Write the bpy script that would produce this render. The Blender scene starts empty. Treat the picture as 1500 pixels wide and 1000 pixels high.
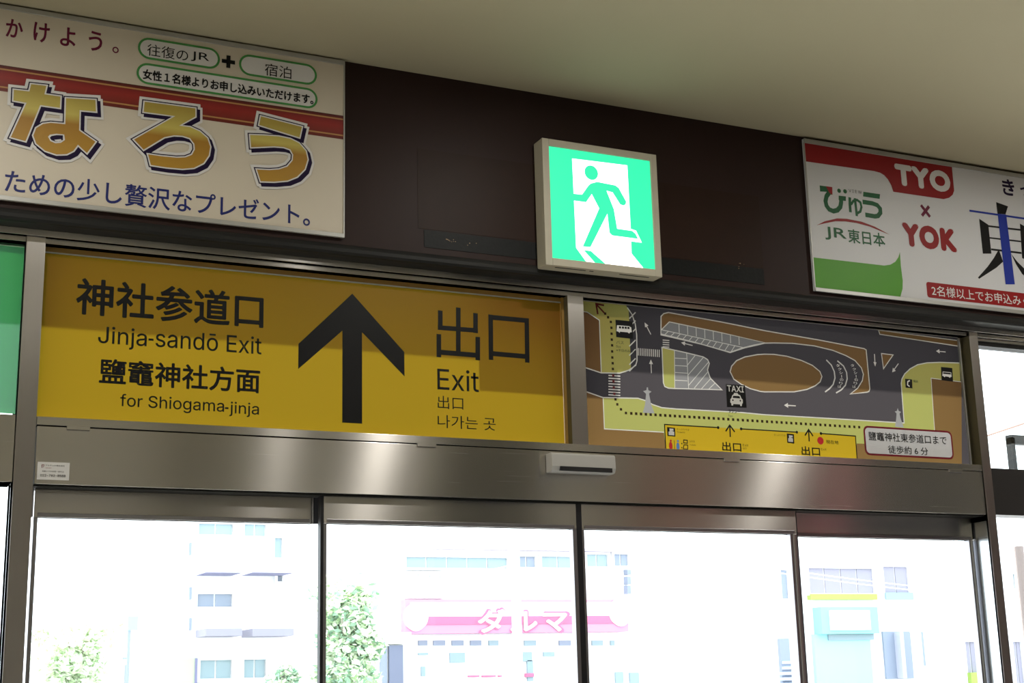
import bpy, bmesh, math, random
from mathutils import Vector, Matrix
from mathutils.geometry import delaunay_2d_cdt
random.seed(7)
S = bpy.context.scene
COL = S.collection

# ------------------------------------------------------------------ camera, sky, sun, exposure
FPX, PITCH, YAW, ROLL = 2090.56, 0.23240, 0.44468, -0.02588
CAM = Vector((0.0, -5.2, 1.6))
cp, sp, cy, sy = math.cos(PITCH), math.sin(PITCH), math.cos(YAW), math.sin(YAW)
CF = Vector((sy*cp, cy*cp, sp)); _r = Vector((cy, -sy, 0)); _u = _r.cross(CF)
CR = _r*math.cos(ROLL) + _u*math.sin(ROLL); CU = _u*math.cos(ROLL) - _r*math.sin(ROLL)
cam_d = bpy.data.cameras.new('camera'); cam_d.sensor_width = 36; cam_d.lens = FPX*36/1500
cam_d.clip_start = .05; cam_d.clip_end = 500
cam = bpy.data.objects.new('camera', cam_d); COL.objects.link(cam)
cam.matrix_world = Matrix(((CR.x, CU.x, -CF.x, CAM.x), (CR.y, CU.y, -CF.y, CAM.y), (CR.z, CU.z, -CF.z, CAM.z), (0, 0, 0, 1)))
S.camera = cam
vs = S.view_settings
vs.view_transform = 'Standard'; vs.look = 'None'; vs.gamma = 1; vs.use_curve_mapping = False; vs.exposure = 0.0

W = bpy.data.worlds.new('sky'); S.world = W; W.use_nodes = True
nt = W.node_tree; bg = nt.nodes['Background']
bg.inputs[0].default_value = (0.86, 0.94, 1.0, 1); bg.inputs[1].default_value = 4.4

sun_d = bpy.data.lights.new('sun', 'SUN'); sun_d.energy = 21.0; sun_d.angle = math.radians(1.0); sun_d.color = (1, .97, .9)
sun = bpy.data.objects.new('sun', sun_d); COL.objects.link(sun); sun.location = (0, 30, 30)
SUN_DIR = Vector((0.0, -1.0, -1.15)).normalized()
sun.rotation_euler = SUN_DIR.to_track_quat('-Z', 'Y').to_euler()

def area(name, loc, size, power, color, size_y=None, rot=(0, 0, 0)):
    d = bpy.data.lights.new(name, 'AREA'); d.shape = 'RECTANGLE'; d.size = size; d.size_y = size_y or size
    d.energy = power; d.color = color
    o = bpy.data.objects.new(name, d); COL.objects.link(o); o.location = loc; o.rotation_euler = rot
    return o
CEIL = 4.053
# ceiling lamps of the hall (their housings are built further down)
LAMPS = [(2.63, -1.35), (5.22, -1.35), (0.2, -1.35), (2.50, -3.2)]
for i, (x, y) in enumerate(LAMPS):
    area('downlight_lamp', (x, y, CEIL-.045), .07, 17 if y > -2 else 6, (1, .97, .9))
for i, (x, y) in enumerate([(-.5, -4.6), (4.5, -4.6), (9.5, -4.6), (2, -8), (7, -8)]):
    area('hall_lamp', (x, y, CEIL-.06), 1.2, 10, (1, .95, .84), .25)

# ------------------------------------------------------------------ helpers
def at(x, y, Y=0.0):
    """point of the vertical plane at depth Y measured at photograph pixel (x, y)"""
    d = CF*FPX + CR*(x-750) - CU*(y-500)
    q = CAM + d*((Y-CAM.y)/d.y)
    return q.x, q.z

def srgb(r, g, b):
    f = lambda c: (c/255/12.92 if c/255 <= .04045 else ((c/255+.055)/1.055)**2.4)
    return (f(r), f(g), f(b))

MATS = {}
def mat(name, col, rough=.6, metal=0.0, noise=.0, nscale=20, bump=0.0, emit=None, estr=1.0, translucent=None, tw=.5, spec=.5, nmap=None, coat=0):
    if name in MATS: return MATS[name]
    m = bpy.data.materials.new(name); m.use_nodes = True; MATS[name] = m
    t = m.node_tree; p = t.nodes['Principled BSDF']
    p.inputs['Base Color'].default_value = (*col, 1); p.inputs['Roughness'].default_value = rough
    p.inputs['Metallic'].default_value = metal; p.inputs['Specular IOR Level'].default_value = spec
    p.inputs['Coat Weight'].default_value = coat
    tc = t.nodes.new('ShaderNodeTexCoord')
    if noise or bump:
        n = t.nodes.new('ShaderNodeTexNoise'); n.inputs['Scale'].default_value = nscale; n.inputs['Detail'].default_value = 4
        mp = t.nodes.new('ShaderNodeMapping'); t.links.new(tc.outputs['Object'], mp.inputs[0]); t.links.new(mp.outputs[0], n.inputs['Vector'])
        if nmap: mp.inputs['Scale'].default_value = nmap
        if noise:
            r = t.nodes.new('ShaderNodeMapRange'); r.inputs['To Min'].default_value = 1-noise; r.inputs['To Max'].default_value = 1+noise
            t.links.new(n.outputs[0], r.inputs[0])
            v = t.nodes.new('ShaderNodeVectorMath'); v.operation = 'SCALE'; v.inputs[0].default_value = col
            t.links.new(r.outputs[0], v.inputs['Scale']); t.links.new(v.outputs[0], p.inputs['Base Color'])
        if bump:
            b = t.nodes.new('ShaderNodeBump'); b.inputs['Strength'].default_value = bump; b.inputs['Distance'].default_value = .002
            t.links.new(n.outputs[0], b.inputs['Height']); t.links.new(b.outputs[0], p.inputs['Normal'])
    if emit:
        p.inputs['Emission Color'].default_value = (*emit, 1); p.inputs['Emission Strength'].default_value = estr
    if translucent:
        tl = t.nodes.new('ShaderNodeBsdfTranslucent'); tl.inputs[0].default_value = (*translucent, 1)
        mx = t.nodes.new('ShaderNodeMixShader'); mx.inputs[0].default_value = tw
        t.links.new(p.outputs[0], mx.inputs[1]); t.links.new(tl.outputs[0], mx.inputs[2])
        t.links.new(mx.outputs[0], t.nodes['Material Output'].inputs[0])
    return m

def steel(name, col, rough, tang, aniso=1.0):
    m = bpy.data.materials.new(name); m.use_nodes = True
    t = m.node_tree; p = t.nodes['Principled BSDF']
    p.inputs['Metallic'].default_value = 1; p.inputs['Anisotropic'].default_value = aniso
    c = t.nodes.new('ShaderNodeCombineXYZ')
    for i in range(3): c.inputs[i].default_value = tang[i]
    t.links.new(c.outputs[0], p.inputs['Tangent'])
    tc = t.nodes.new('ShaderNodeTexCoord'); mp = t.nodes.new('ShaderNodeMapping')
    mp.inputs['Scale'].default_value = (1.2, 1.2, 700) if tang[2] else (700, 1.2, 1.2)
    n = t.nodes.new('ShaderNodeTexNoise'); n.inputs['Scale'].default_value = 1.0; n.inputs['Detail'].default_value = 3
    t.links.new(tc.outputs['Object'], mp.inputs[0]); t.links.new(mp.outputs[0], n.inputs['Vector'])
    r = t.nodes.new('ShaderNodeMapRange'); r.inputs['To Min'].default_value = .97; r.inputs['To Max'].default_value = 1.03
    t.links.new(n.outputs[0], r.inputs[0])
    v = t.nodes.new('ShaderNodeVectorMath'); v.operation = 'SCALE'; v.inputs[0].default_value = col
    t.links.new(r.outputs[0], v.inputs['Scale']); t.links.new(v.outputs[0], p.inputs['Base Color'])
    r2 = t.nodes.new('ShaderNodeMapRange'); r2.inputs['To Min'].default_value = rough*.97; r2.inputs['To Max'].default_value = rough*1.03
    t.links.new(n.outputs[0], r2.inputs[0]); t.links.new(r2.outputs[0], p.inputs['Roughness'])
    return m

ROOT = {}
def fin(o, parent):
    COL.objects.link(o)
    if parent is not None:
        o.parent = parent; ROOT[o.name] = ROOT[parent.name]
    return o
def mesh(name, verts, faces, mats, parent=None, fm=None, origin=None, bevel=0, smooth=False):
    """one mesh object from world-space vertices"""
    if parent is not None: org = Vector(ROOT[parent.name])
    elif origin is not None: org = Vector(origin)
    else:
        xs, ys, zs = zip(*verts)
        org = Vector(((min(xs)+max(xs))/2, (min(ys)+max(ys))/2, min(zs)))
    me = bpy.data.meshes.new(name)
    me.from_pydata([tuple(Vector(v)-org) for v in verts], [], faces)
    for m in (mats if isinstance(mats, (list, tuple)) else [mats]): me.materials.append(m)
    if fm:
        for p, i in zip(me.polygons, fm): p.material_index = i
    if smooth:
        for p in me.polygons: p.use_smooth = True
    me.validate(); me.update()
    o = bpy.data.objects.new(name, me)
    if parent is None: o.location = org
    fin(o, parent)
    if parent is None: ROOT[o.name] = tuple(org)
    if bevel:
        b = o.modifiers.new('bevel', 'BEVEL'); b.width = bevel; b.segments = 2; b.limit_method = 'ANGLE'
    return o
def tag(o, label=None, cat=None, group=None, kind=None):
    if label: o['label'] = label
    if cat: o['category'] = cat
    if group: o['group'] = group
    if kind: o['kind'] = kind
    return o
def thing(name, loc, label, cat, group=None):
    o = bpy.data.objects.new(name, None); COL.objects.link(o); o.location = loc; o.empty_display_size = .1
    ROOT[o.name] = tuple(loc)
    return tag(o, label, cat, group)
class MB:
    def __init__(s): s.v = []; s.f = []
    def box(s, x0, x1, y0, y1, z0, z1):
        n = len(s.v)
        s.v += [(x0, y0, z0), (x1, y0, z0), (x1, y1, z0), (x0, y1, z0), (x0, y0, z1), (x1, y0, z1), (x1, y1, z1), (x0, y1, z1)]
        s.f += [tuple(n+i for i in q) for q in ((0, 3, 2, 1), (4, 5, 6, 7), (0, 1, 5, 4), (1, 2, 6, 5), (2, 3, 7, 6), (3, 0, 4, 7))]
        return s
    def prism(s, pts, y0, y1):
        """pts = (x, z) outline, extruded from y0 (front) to y1"""
        a = sum(p[0]*q[1]-q[0]*p[1] for p, q in zip(pts, pts[1:]+pts[:1]))
        if a < 0: pts = pts[::-1]
        n = len(s.v); k = len(pts)
        s.v += [(x, y0, z) for x, z in pts] + [(x, y1, z) for x, z in pts]
        s.f += [tuple(range(n, n+k)), tuple(range(n+2*k-1, n+k-1, -1))]
        s.f += [(n+(i+1) % k, n+i, n+k+i, n+k+(i+1) % k) for i in range(k)]
        return s
    def flat(s, pts, y):
        a = sum(p[0]*q[1]-q[0]*p[1] for p, q in zip(pts, pts[1:]+pts[:1]))
        if a < 0: pts = pts[::-1]
        n = len(s.v); s.v += [(x, y, z) for x, z in pts]; s.f.append(tuple(range(n, n+len(pts))))
        return s
    def tube(s, pts, r, seg=10, r1=None):
        pts = [Vector(p) for p in pts]; n = len(s.v); k = len(pts)
        for i, p in enumerate(pts):
            d = (pts[min(i+1, k-1)]-pts[max(i-1, 0)]).normalized()
            a = d.cross(Vector((0, 0, 1)) if abs(d.z) < .9 else Vector((1, 0, 0))).normalized(); b = d.cross(a)
            rr = r if r1 is None else r+(r1-r)*i/(k-1)
            s.v += [tuple(p+a*math.cos(t*2*math.pi/seg)*rr+b*math.sin(t*2*math.pi/seg)*rr) for t in range(seg)]
        for i in range(k-1):
            for t in range(seg):
                u = (t+1) % seg
                s.f.append((n+i*seg+t, n+i*seg+u, n+(i+1)*seg+u, n+(i+1)*seg+t))
        s.f += [tuple(n+t for t in range(seg))[::-1], tuple(n+(k-1)*seg+t for t in range(seg))]
        return s
    def go(s, name, m, parent=None, **k): return mesh(name, s.v, s.f, m, parent, **k)
def box(name, m, x0, x1, y0, y1, z0, z1, parent=None, bevel=0, **k):
    return MB().box(x0, x1, y0, y1, z0, z1).go(name, m, parent, bevel=bevel, **k)
NST = [0]
def struct(o): o['kind'] = 'structure'; return o
def trim(m, *a, bevel=0):
    NST[0] += 1
    return struct(box('trim_%d' % NST[0], m, *a, bevel=bevel))

# 2-D drawing in (X, Z) on a vertical plane
def ribbon(pts, w, closed=False):
    """quads of a stroked polyline, w in metres"""
    P = [Vector(p) for p in pts]; n = len(P); L = []; R = []
    for i in range(n):
        a = P[i-1] if (i > 0 or closed) else None; b = P[(i+1) % n] if (i < n-1 or closed) else None
        d1 = (P[i]-a).normalized() if a is not None else None; d2 = (b-P[i]).normalized() if b is not None else None
        if d1 is None: d1 = d2
        if d2 is None: d2 = d1
        n1 = Vector((-d1.y, d1.x)); n2 = Vector((-d2.y, d2.x)); m = n1+n2
        if m.length < .2: m = n1
        m.normalize(); k = w/2/max(.4, m.dot(n1))
        L.append(P[i]+m*k); R.append(P[i]-m*k)
    q = []
    for i in range(n if closed else n-1):
        j = (i+1) % n
        q.append([tuple(L[i]), tuple(R[i]), tuple(R[j]), tuple(L[j])])
    return q
def disc(c, r, n=20, ry=None): return [(c[0]+r*math.cos(i*2*math.pi/n), c[1]+(ry or r)*math.sin(i*2*math.pi/n)) for i in range(n)]
def arrow_poly(a, b, w, hw, hl):
    a = Vector(a); b = Vector(b); d = (b-a).normalized(); n = Vector((-d.y, d.x)); c = b-d*hl
    return [tuple(p) for p in (a+n*w/2, c+n*w/2, c+n*hw/2, b, c-n*hw/2, c-n*w/2, a-n*w/2)]
class Pic:
    """flat print on the plane Y; coordinates come from a crop of the photograph (scale s, origin ox, oy)"""
    def __init__(s, Y, ox=0, oy=0, sc=1.0): s.Y = Y; s.o = (ox, oy, sc)
    def use(s, ox, oy, sc): s.o = (ox, oy, sc); return s
    def p(s, x, y): return at(s.o[0]+x/s.o[2], s.o[1]+y/s.o[2], s.Y)
    def P(s, pts): return [s.p(*q) for q in pts]
    def w(s, x, y, d): a = s.p(x, y); b = s.p(x, y+d); return abs(a[1]-b[1])
def inside(p_, x, z):
    w_ = 0
    for a, b in zip(p_, p_[1:]+p_[:1]):
        if (a[1] > z) != (b[1] > z) and x < a[0]+(z-a[1])/(b[1]-a[1])*(b[0]-a[0]): w_ += 1 if b[1] > a[1] else -1
    return w_ != 0
def flatten(regs_):
    """overlapping coloured outlines -> non-overlapping triangles, the last outline on top"""
    vs_, ed_, pg = [], [], []
    for q, c in regs_:
        n = len(vs_); vs_ += [Vector(p) for p in q]; ed_ += [(n+i, n+(i+1) % len(q)) for i in range(len(q))]
        pg.append((min(a[0] for a in q), max(a[0] for a in q), min(a[1] for a in q), max(a[1] for a in q), [tuple(a) for a in q], c))
    pg.reverse()
    V, _, Fc, _, _, _ = delaunay_2d_cdt(vs_, ed_, [], 0, 1e-6, False)
    fc, fm = [], []
    for fa in Fc:
        x = sum(V[i].x for i in fa)/len(fa); z = sum(V[i].y for i in fa)/len(fa)
        for x0, x1, z0, z1, p_, c in pg:
            if x0 <= x <= x1 and z0 <= z <= z1 and inside(p_, x, z): fc.append(tuple(fa)); fm.append(c); break
    return [(v.x, v.y) for v in V], fc, fm
def printed(name, polys, Y, m, parent, rounded=None):
    V, fc, _ = flatten([(list(q), 0) for q in polys])
    used_ = sorted({i for f in fc for i in f}); ix = {i: k for k, i in enumerate(used_)}
    return mesh(name, [(V[i][0], Y, V[i][1]) for i in used_], [tuple(ix[i] for i in f) for f in fc], m, parent)
def grow(polys, w):
    out = [list(q) for q in polys]
    for q in polys:
        out += ribbon(q, 2*w, True); out += [disc(c, w, 10) for c in q]
    return out
FONT = None
try:
    import os
    FONT = bpy.data.fonts.load(os.path.join(bpy.utils.system_resource('DATAFILES', path='fonts'), 'Inter.woff2'))
except Exception: FONT = None
def text_mesh(body, plain=False, shear=0.0, spacing=1.0):
    c = bpy.data.curves.new('t', 'FONT'); c.body = body
    if FONT and not plain and all(ord(ch) < 0x250 for ch in body): c.font = FONT
    c.offset = 0; c.shear = shear; c.resolution_u = 4; c.space_character = spacing
    o = bpy.data.objects.new('t', c); COL.objects.link(o)
    dg = bpy.context.evaluated_depsgraph_get(); dg.update()
    me = bpy.data.meshes.new_from_object(o.evaluated_get(dg))
    bpy.data.objects.remove(o); bpy.data.curves.remove(c)
    return me
def text(body, TL, BL, R, Y, m, parent, off=0.0, spacing=1.0, shear=0.0, name='lettering', raw=False, plain=False):
    """lettering fitted to the box whose top-left, bottom-left and right edge were measured at photo pixels"""
    me = text_mesh(body, plain, shear, spacing)
    if raw: X0, Z0, X1, Z1 = raw
    else:
        X0, Z1 = at(*TL, Y); _, Z0 = at(*BL, Y); X1 = at(R, TL[1]+(R-TL[0])*.08, Y)[0]
    xs = [v.co.x for v in me.vertices]; ys = [v.co.y for v in me.vertices]
    a, b, c, d = min(xs), max(xs), min(ys), max(ys); org = Vector(ROOT[parent.name])
    V = [(X0+(v.co.x-a)/(b-a)*(X1-X0), Z0+(v.co.y-c)/(d-c)*(Z1-Z0)) for v in me.vertices]
    Fs = [tuple(p.vertices) for p in me.polygons]
    e = max(0, off)*(Z1-Z0)          # weight: the glyphs are thickened by small shifts
    sh = [(0, 0)] if e == 0 else [(e*math.cos(k*math.pi/4), e*math.sin(k*math.pi/4)) for k in range(8)]
    vv = []; ff = []
    for k, (dx, dz) in enumerate(sh):
        n = len(vv); vv += [(x+dx, Y-k*6e-5, z+dz) for x, z in V]; ff += [tuple(n+i for i in q) for q in Fs]
    bpy.data.meshes.remove(me)
    o = mesh(name, vv, ff, m, parent)
    return o

# ------------------------------------------------------------------ materials
M_CEIL = mat('ceiling_board', (.40, .355, .235), .8, noise=.02, nscale=3)
M_WALL = mat('cream_wall', (.62, .57, .47), .8, noise=.03, nscale=4)
M_FLOOR = mat('grey_floor_tile', (.24, .23, .22), .35, noise=.06, nscale=6)
M_BROWN = mat('dark_brown_laminate', (.030, .016, .014), .46, spec=.14, noise=.10, nscale=9, nmap=(1, 1, .3))
M_BROWN2 = mat('faded_brown_laminate', (.027, .013, .009), .46, spec=.14, noise=.12, nscale=12)
M_BLKGLUE = mat('black_adhesive', (.006, .007, .007), .5, spec=.2, noise=.3, nscale=60, bump=.4)
M_SPECK = mat('orange_glue_speck', (.45, .3, .15), .5)
M_STEELH = steel('brushed_steel_horizontal', (.58, .55, .515), .27, (0, 0, 1))
M_STEELV = steel('brushed_steel_vertical', (.54, .515, .505), .40, (1, 0, 0))
M_ALU = mat('aluminium', (.60, .60, .58), .38, 1.0)
M_ALUP = mat('satin_aluminium_strip', (.46, .46, .44), .45, .6)
M_STILE = mat('satin_stile_metal', (.36, .35, .37), .32, .9)
M_DARKMET = mat('dark_bronze_metal', (.018, .018, .017), .5, 0, spec=.2)
M_RUBBER = mat('black_rubber', (.008, .008, .011), .5)
M_WHITEP = mat('grey_white_plastic', (.50, .49, .47), .45, noise=.02)
M_LAMPBOX = mat('ivory_lamp_housing', (.52, .48, .38), .5, noise=.04, nscale=15)

def glass_mat():
    m = bpy.data.materials.new('window_glass'); m.use_nodes = True; t = m.node_tree
    t.nodes.remove(t.nodes['Principled BSDF'])
    tr = t.nodes.new('ShaderNodeBsdfTransparent'); tr.inputs[0].default_value = (.97, .985, .98, 1)
    g = t.nodes.new('ShaderNodeBsdfGlossy'); g.inputs[1].default_value = .02
    lwt = t.nodes.new('ShaderNodeLayerWeight'); lwt.inputs[0].default_value = .5
    pw = t.nodes.new('ShaderNodeMath'); pw.operation = 'POWER'; pw.inputs[1].default_value = 5; t.links.new(lwt.outputs['Facing'], pw.inputs[0])
    f = t.nodes.new('ShaderNodeMath'); f.operation = 'MULTIPLY_ADD'; f.inputs[1].default_value = .9; f.inputs[2].default_value = .035; t.links.new(pw.outputs[0], f.inputs[0])
    mx = t.nodes.new('ShaderNodeMixShader')
    t.links.new(f.outputs[0], mx.inputs[0]); t.links.new(tr.outputs[0], mx.inputs[1]); t.links.new(g.outputs[0], mx.inputs[2])
    t.links.new(mx.outputs[0], t.nodes['Material Output'].inputs[0])
    return m
M_GLASS = glass_mat()

# ------------------------------------------------------------------ the room
XL, XR, YB = -3.0, 9.6, -9.4
fl = struct(box('floor', M_FLOOR, XL-.2, XR+.2, YB-.2, .3, -.12, 0))
box('bounce_cut_sheet', mat('bounce_cut_charcoal', (.045, .045, .045), .9, noise=.2, nscale=80), .62, 4.95, -2.2, -.05, 0, .008, fl)  # dark sheet added out of view to cut the sunlit floor bounce
struct(box('ceiling', M_CEIL, XL-.2, XR+.2, YB-.2, .2, CEIL, CEIL+.15))
struct(box('wall_left', M_WALL, XL-.2, XL, YB, .2, 0, CEIL))
struct(box('wall_right', M_WALL, XR, XR+.2, YB, .2, 0, CEIL))
struct(box('wall_back', M_WALL, XL, XR, YB-.2, YB, 0, CEIL))
FY = -.08; LIPZ = 3.232
# front wall above the doors: dark fascia with a rounded lower lip
prof = [(FY, CEIL), (FY, LIPZ+.045), (FY-.006, LIPZ+.038), (FY-.012, LIPZ+.026), (FY-.012, LIPZ+.012), (FY-.006, LIPZ+.003), (FY+.004, LIPZ), (.2, LIPZ), (.2, CEIL)]
v = [(XL, y, z) for y, z in prof]+[(XR, y, z) for y, z in prof]; k = len(prof)
f = [(i, (i+1) % k, k+(i+1) % k, k+i) for i in range(k)]+[tuple(range(k))[::-1], tuple(range(k, 2*k))]
wf = struct(mesh('wall_front', v, f, [M_BROWN, M_DARKMET], fm=[0]+[1]*6+[0]*2+[0, 0]))
# rear hall: unseen coloured blocks added for the steel to mirror
M_PIL = mat('dark_mirrored_block', (.10, .085, .075), .5)
M_RED = mat('red_mirrored_block', (.30, .14, .12), .5)
M_DARKR = mat('black_mirrored_block', (.010, .009, .011), .6, spec=.2)
M_PALE = mat('pale_mirrored_block', (.75, .72, .64), .6)
for n, (m, a, b, d) in enumerate([(M_PALE, 6.3, 7.1, .2), (M_PIL, -1.2, -.5, .3)]):
    NST[0] += 1; struct(box('trim_%d' % NST[0], m, a, b, YB, YB+d, 0, CEIL))
# free-standing blocks added out of view to darken and tint the steel reflections
for m, a, b, c, d in ((M_DARKR, 3.95, 4.65, -4.4, -3.95), (M_RED, 5.6, 6.35, -4.4, -4.0), (M_DARKR, 6.3, 7.6, -2.8, -2.5), (M_PIL, 2.6, 2.85, -7.2, -7.0)):
    NST[0] += 1; struct(box('trim_%d' % NST[0], m, a, b, c, d, 0, CEIL))
NST[0] += 1; struct(box('trim_%d' % NST[0], mat('maroon_mirrored_block', (.16, .035, .045), .5), 6.02, 6.3, -2.8, -2.52, 0, CEIL))
# dark and red panels added along the right wall for the steel to mirror
NST[0] += 1; struct(box('trim_%d' % NST[0], M_DARKR, XR-.12, XR, YB+.3, -.6, 0, 3.4))
NST[0] += 1; struct(box('trim_%d' % NST[0], M_RED, XR-.16, XR-.12, YB+.8, -5.4, 2.2, 3.0))

# steel head strips above the sign boards
trim(M_STEELH, XL, XR, -.012, .06, 3.206, LIPZ, bevel=.0015)
trim(M_STEELH, XL, XR, .006, .07, 3.186, 3.206, bevel=.0015)
# posts
PL = (at(25, 600)[0], at(54, 600)[0]); PC = (at(838.5, 620)[0], at(862, 620)[0]); PR = (at(1436, 656)[0], at(1448, 656)[0])
for a, b, z0 in ((PL[0], PL[1], 0), (PR[0], PR[1], 0)):
    trim(M_STEELV, a, b, -.004, .15, z0, 3.206, bevel=.002)
trim(M_STEELV, PC[0], PC[1], .004, .15, 2.545, 3.19, bevel=.002)
for a in (-1.7, 7.6): trim(M_STEELV, a, a+.06, -.004, .15, 0, 3.206, bevel=.002)
# sill strip below the signs, header cover of the sliding door with its hatch tabs
SEAM, HB = 2.517, 2.308
hdr = thing('door_header', ((PL[1]+PR[0])/2, 0, HB), 'long brushed stainless steel header box over the four sliding glass door leaves', 'door header')
box('cover', M_STEELH, PL[1]+.004, PR[0]-.002, .002, .15, HB, SEAM-.004, hdr, bevel=.0015)
box('top_rail', M_STEELH, PL[1]+.002, PR[0]-.001, .0, .15, SEAM, 2.547, hdr, bevel=.001)
for x, y in ((115, 624), (625, 651), (1072, 673), (1400, 689)):
    X, Z = at(x, y); box('hatch_tab', M_STEELH, X-.04, X+.04, -.004, .01, SEAM-.013, SEAM+.001, hdr, bevel=.001)
box('track_shadow_gap', M_DARKMET, PL[1]+.004, PR[0]-.002, .02, .15, HB-.006, HB, hdr)
box('end_filler', M_STILE, PL[1]+.001, PL[1]+.016, .09, .13, at(52, 757, .095)[1], HB-.008, hdr)
struct(box('trim_90', M_STEELH, -1.64, PL[0]-.002, .004, .15, at(5, 705)[1], at(5, 606)[1], bevel=.0015))
struct(box('trim_91', mat('dark_grey_transom', (.05, .047, .048), .4, .3), PR[1]+.001, 7.6, .02, .13, at(1470, 754, .02)[1], at(1470, 686, .02)[1], bevel=.0015))
struct(box('trim_92', M_ALU, PR[1]+.001, 7.6, .02, .10, 3.172, 3.186))
struct(box('trim_93', M_DARKMET, PR[1]+.001, 7.6, .03, .10, 3.150, 3.172))

# ------------------------------------------------------------------ side windows
def window(n, x0, x1, z0, z1, Y):
    w = struct(box('window_%d' % n, M_GLASS, x0, x1, Y, Y+.008, z0, z1)); return w
w1 = window(1, -1.64, PL[0]-.001, .05, at(5, 705)[1], .06)
w2 = window(2, PR[1]+.001, 7.6, .05, at(1470, 754, .02)[1], .06)
w3 = window(3, PR[1]+.001, 7.6, at(1470, 686, .02)[1], 3.15, .06)
box('glazing_bar', M_DARKMET, PR[1], 7.6, .055, .075, at(1470, 494, .06)[1]-.002, at(1470, 494, .06)[1]+.002, w3)

# ------------------------------------------------------------------ the sliding doors
def leaf(n, x0, x1, Y, ztop, zr, sl, sr, seal=(0, 0), rail_x1=None):
    g = struct(box('door_%d' % n, M_GLASS, x0+sl*.5, x1-sr*.5, Y+.014, Y+.022, .04, zr+.01))
    box('top_rail', M_STEELH, x0, rail_x1 or x1, Y, Y+.035, zr, ztop, g, bevel=.001)
    box('rail_bead', M_STILE, x0+.012, (rail_x1 or x1)-.012, Y-.003, Y, zr, zr+.016, g, bevel=.001)
    box('bottom_rail', M_STEELH, x0, x1, Y, Y+.035, .01, .11, g, bevel=.001)
    box('stile', M_STILE, x0, x0+sl, Y, Y+.035, .11, zr, g, bevel=.001)
    s2 = box('stile', M_STILE, x1-sr, x1, Y, Y+.035, .11, zr, g, bevel=.001)
    if sr > .02: box('ridge', M_ALU, x1-sr*.62, x1-sr*.34, Y-.004, Y, .11, zr, s2, bevel=.001)
    if seal[0]: box('rubber_seal', M_RUBBER, x0-seal[0], x0, Y+.002, Y+.033, .01, ztop, g)
    if seal[1]: box('rubber_seal', M_RUBBER, x1, x1+seal[1], Y+.002, Y+.033, .01, ztop, g)
    return g
YA, YF = .03, .095
zr2 = at(478, 766, YA)[1]; zr1 = at(52, 757, YF)[1]
X2a = at(474, 800, YA)[0]; X2b = at(845.5, 800, YA)[0]; X3a = at(853.5, 800, YA)[0]; X3b = at(1168.5, 800, YA)[0]
leaf(1, at(50.5, 735, YF)[0], X2a+.03, YF, HB-.0065, zr1, .014, .02, rail_x1=at(458.5, 745, YF)[0])
leaf(2, X2a, X2b, YA, HB-.007, zr2, .012, .018, (.012, (X3a-X2b)))
leaf(3, X3a, X3b, YA, HB-.007, zr2, .010, .036, (0, .006))
leaf(4, X3b+.004, at(1426, 800, YF)[0], YF, HB-.0065, at(1200, 786, YF)[1], .03, .024)
NST[0] += 1; struct(box('trim_%d' % NST[0], M_RUBBER, at(459, 745, YF)[0], at(474, 745, YF)[0]+.02, YF+.002, YF+.03, zr1, HB, bevel=0))  # black block put in for the shade inside the door track
NST[0] += 1; struct(box('trim_%d' % NST[0], M_DARKMET, at(1426, 800, YF)[0]+.002, PR[0]-.006, YF+.01, YF+.05, zr1+.0, HB, bevel=0))
NST[0] += 1; struct(box('trim_%d' % NST[0], mat('polished_jamb', (.62, .64, .66), .22, 1.0), PR[0]-.005, PR[0]-.001, .004, .15, 0, HB-.03, bevel=0))

# ------------------------------------------------------------------ left advertising poster
PY = FY-.014
def poster_base(root, x0, x1, zt0, zb0, m, y=PY):
    box('backing_board', m, x0, x1, y, FY-.0005, zb0, zt0, root, bevel=.0008)
M_CREAM = mat('cream_poster_paper', (.69, .62, .51), .45, noise=.015, nscale=3)
M_PW = mat('white_print', (.76, .75, .75), .45)
M_PWHITE = mat('white_poster_paper', (.68, .69, .72), .45, noise=.015, nscale=3)
M_INK = mat('black_print', (.008, .008, .009), .45, spec=.2)
M_NAVYT = mat('navy_print', (.020, .028, .16), .45, spec=.25)
M_DNAVY = mat('dark_navy_print', (.016, .008, .040), .5, spec=.15)
M_MAROON = mat('maroon_print', (.15, .008, .04), .45, spec=.25)
M_GREENL = mat('green_outline_print', (.06, .30, .07), .45)
def printed_band(name, cA, cB, cC, z0, z1, slope_axis=2):
    """printed vertical colour ramp of the artwork, in object space"""
    m = bpy.data.materials.new(name); m.use_nodes = True; t = m.node_tree; p = t.nodes['Principled BSDF']; p.inputs['Roughness'].default_value = .42
    tc = t.nodes.new('ShaderNodeTexCoord'); s = t.nodes.new('ShaderNodeSeparateXYZ'); t.links.new(tc.outputs['Object'], s.inputs[0])
    r = t.nodes.new('ShaderNodeMapRange'); r.inputs['From Min'].default_value = z0; r.inputs['From Max'].default_value = z1
    t.links.new(s.outputs[slope_axis], r.inputs[0]); cr = t.nodes.new('ShaderNodeValToRGB'); t.links.new(r.outputs[0], cr.inputs[0])
    e = cr.color_ramp.elements; e[0].color = (*cA, 1); e[1].color = (*cC, 1); x = e.new(.55); x.color = (*cB[0], 1); x = e.new(.70); x.color = (*cB[1], 1)
    t.links.new(cr.outputs[0], p.inputs['Base Color']); return m
xr = at(504.5, 220, PY)[0]; zt = at(300, 58, PY)[1]; zb = at(500, 347, PY)[1]
pl = thing('advertising_poster', (-.4, PY, zb), 'cream poster with big gold lettering and a red band, left of the dark brown panel', 'poster', None)
poster_base(pl, -1.3, xr, zt+.005, zb, M_CREAM)
box('frame_strip', M_ALUP, -1.3, xr, PY-.006, PY, zt-.012, zt+.006, pl, bevel=.001)
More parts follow.
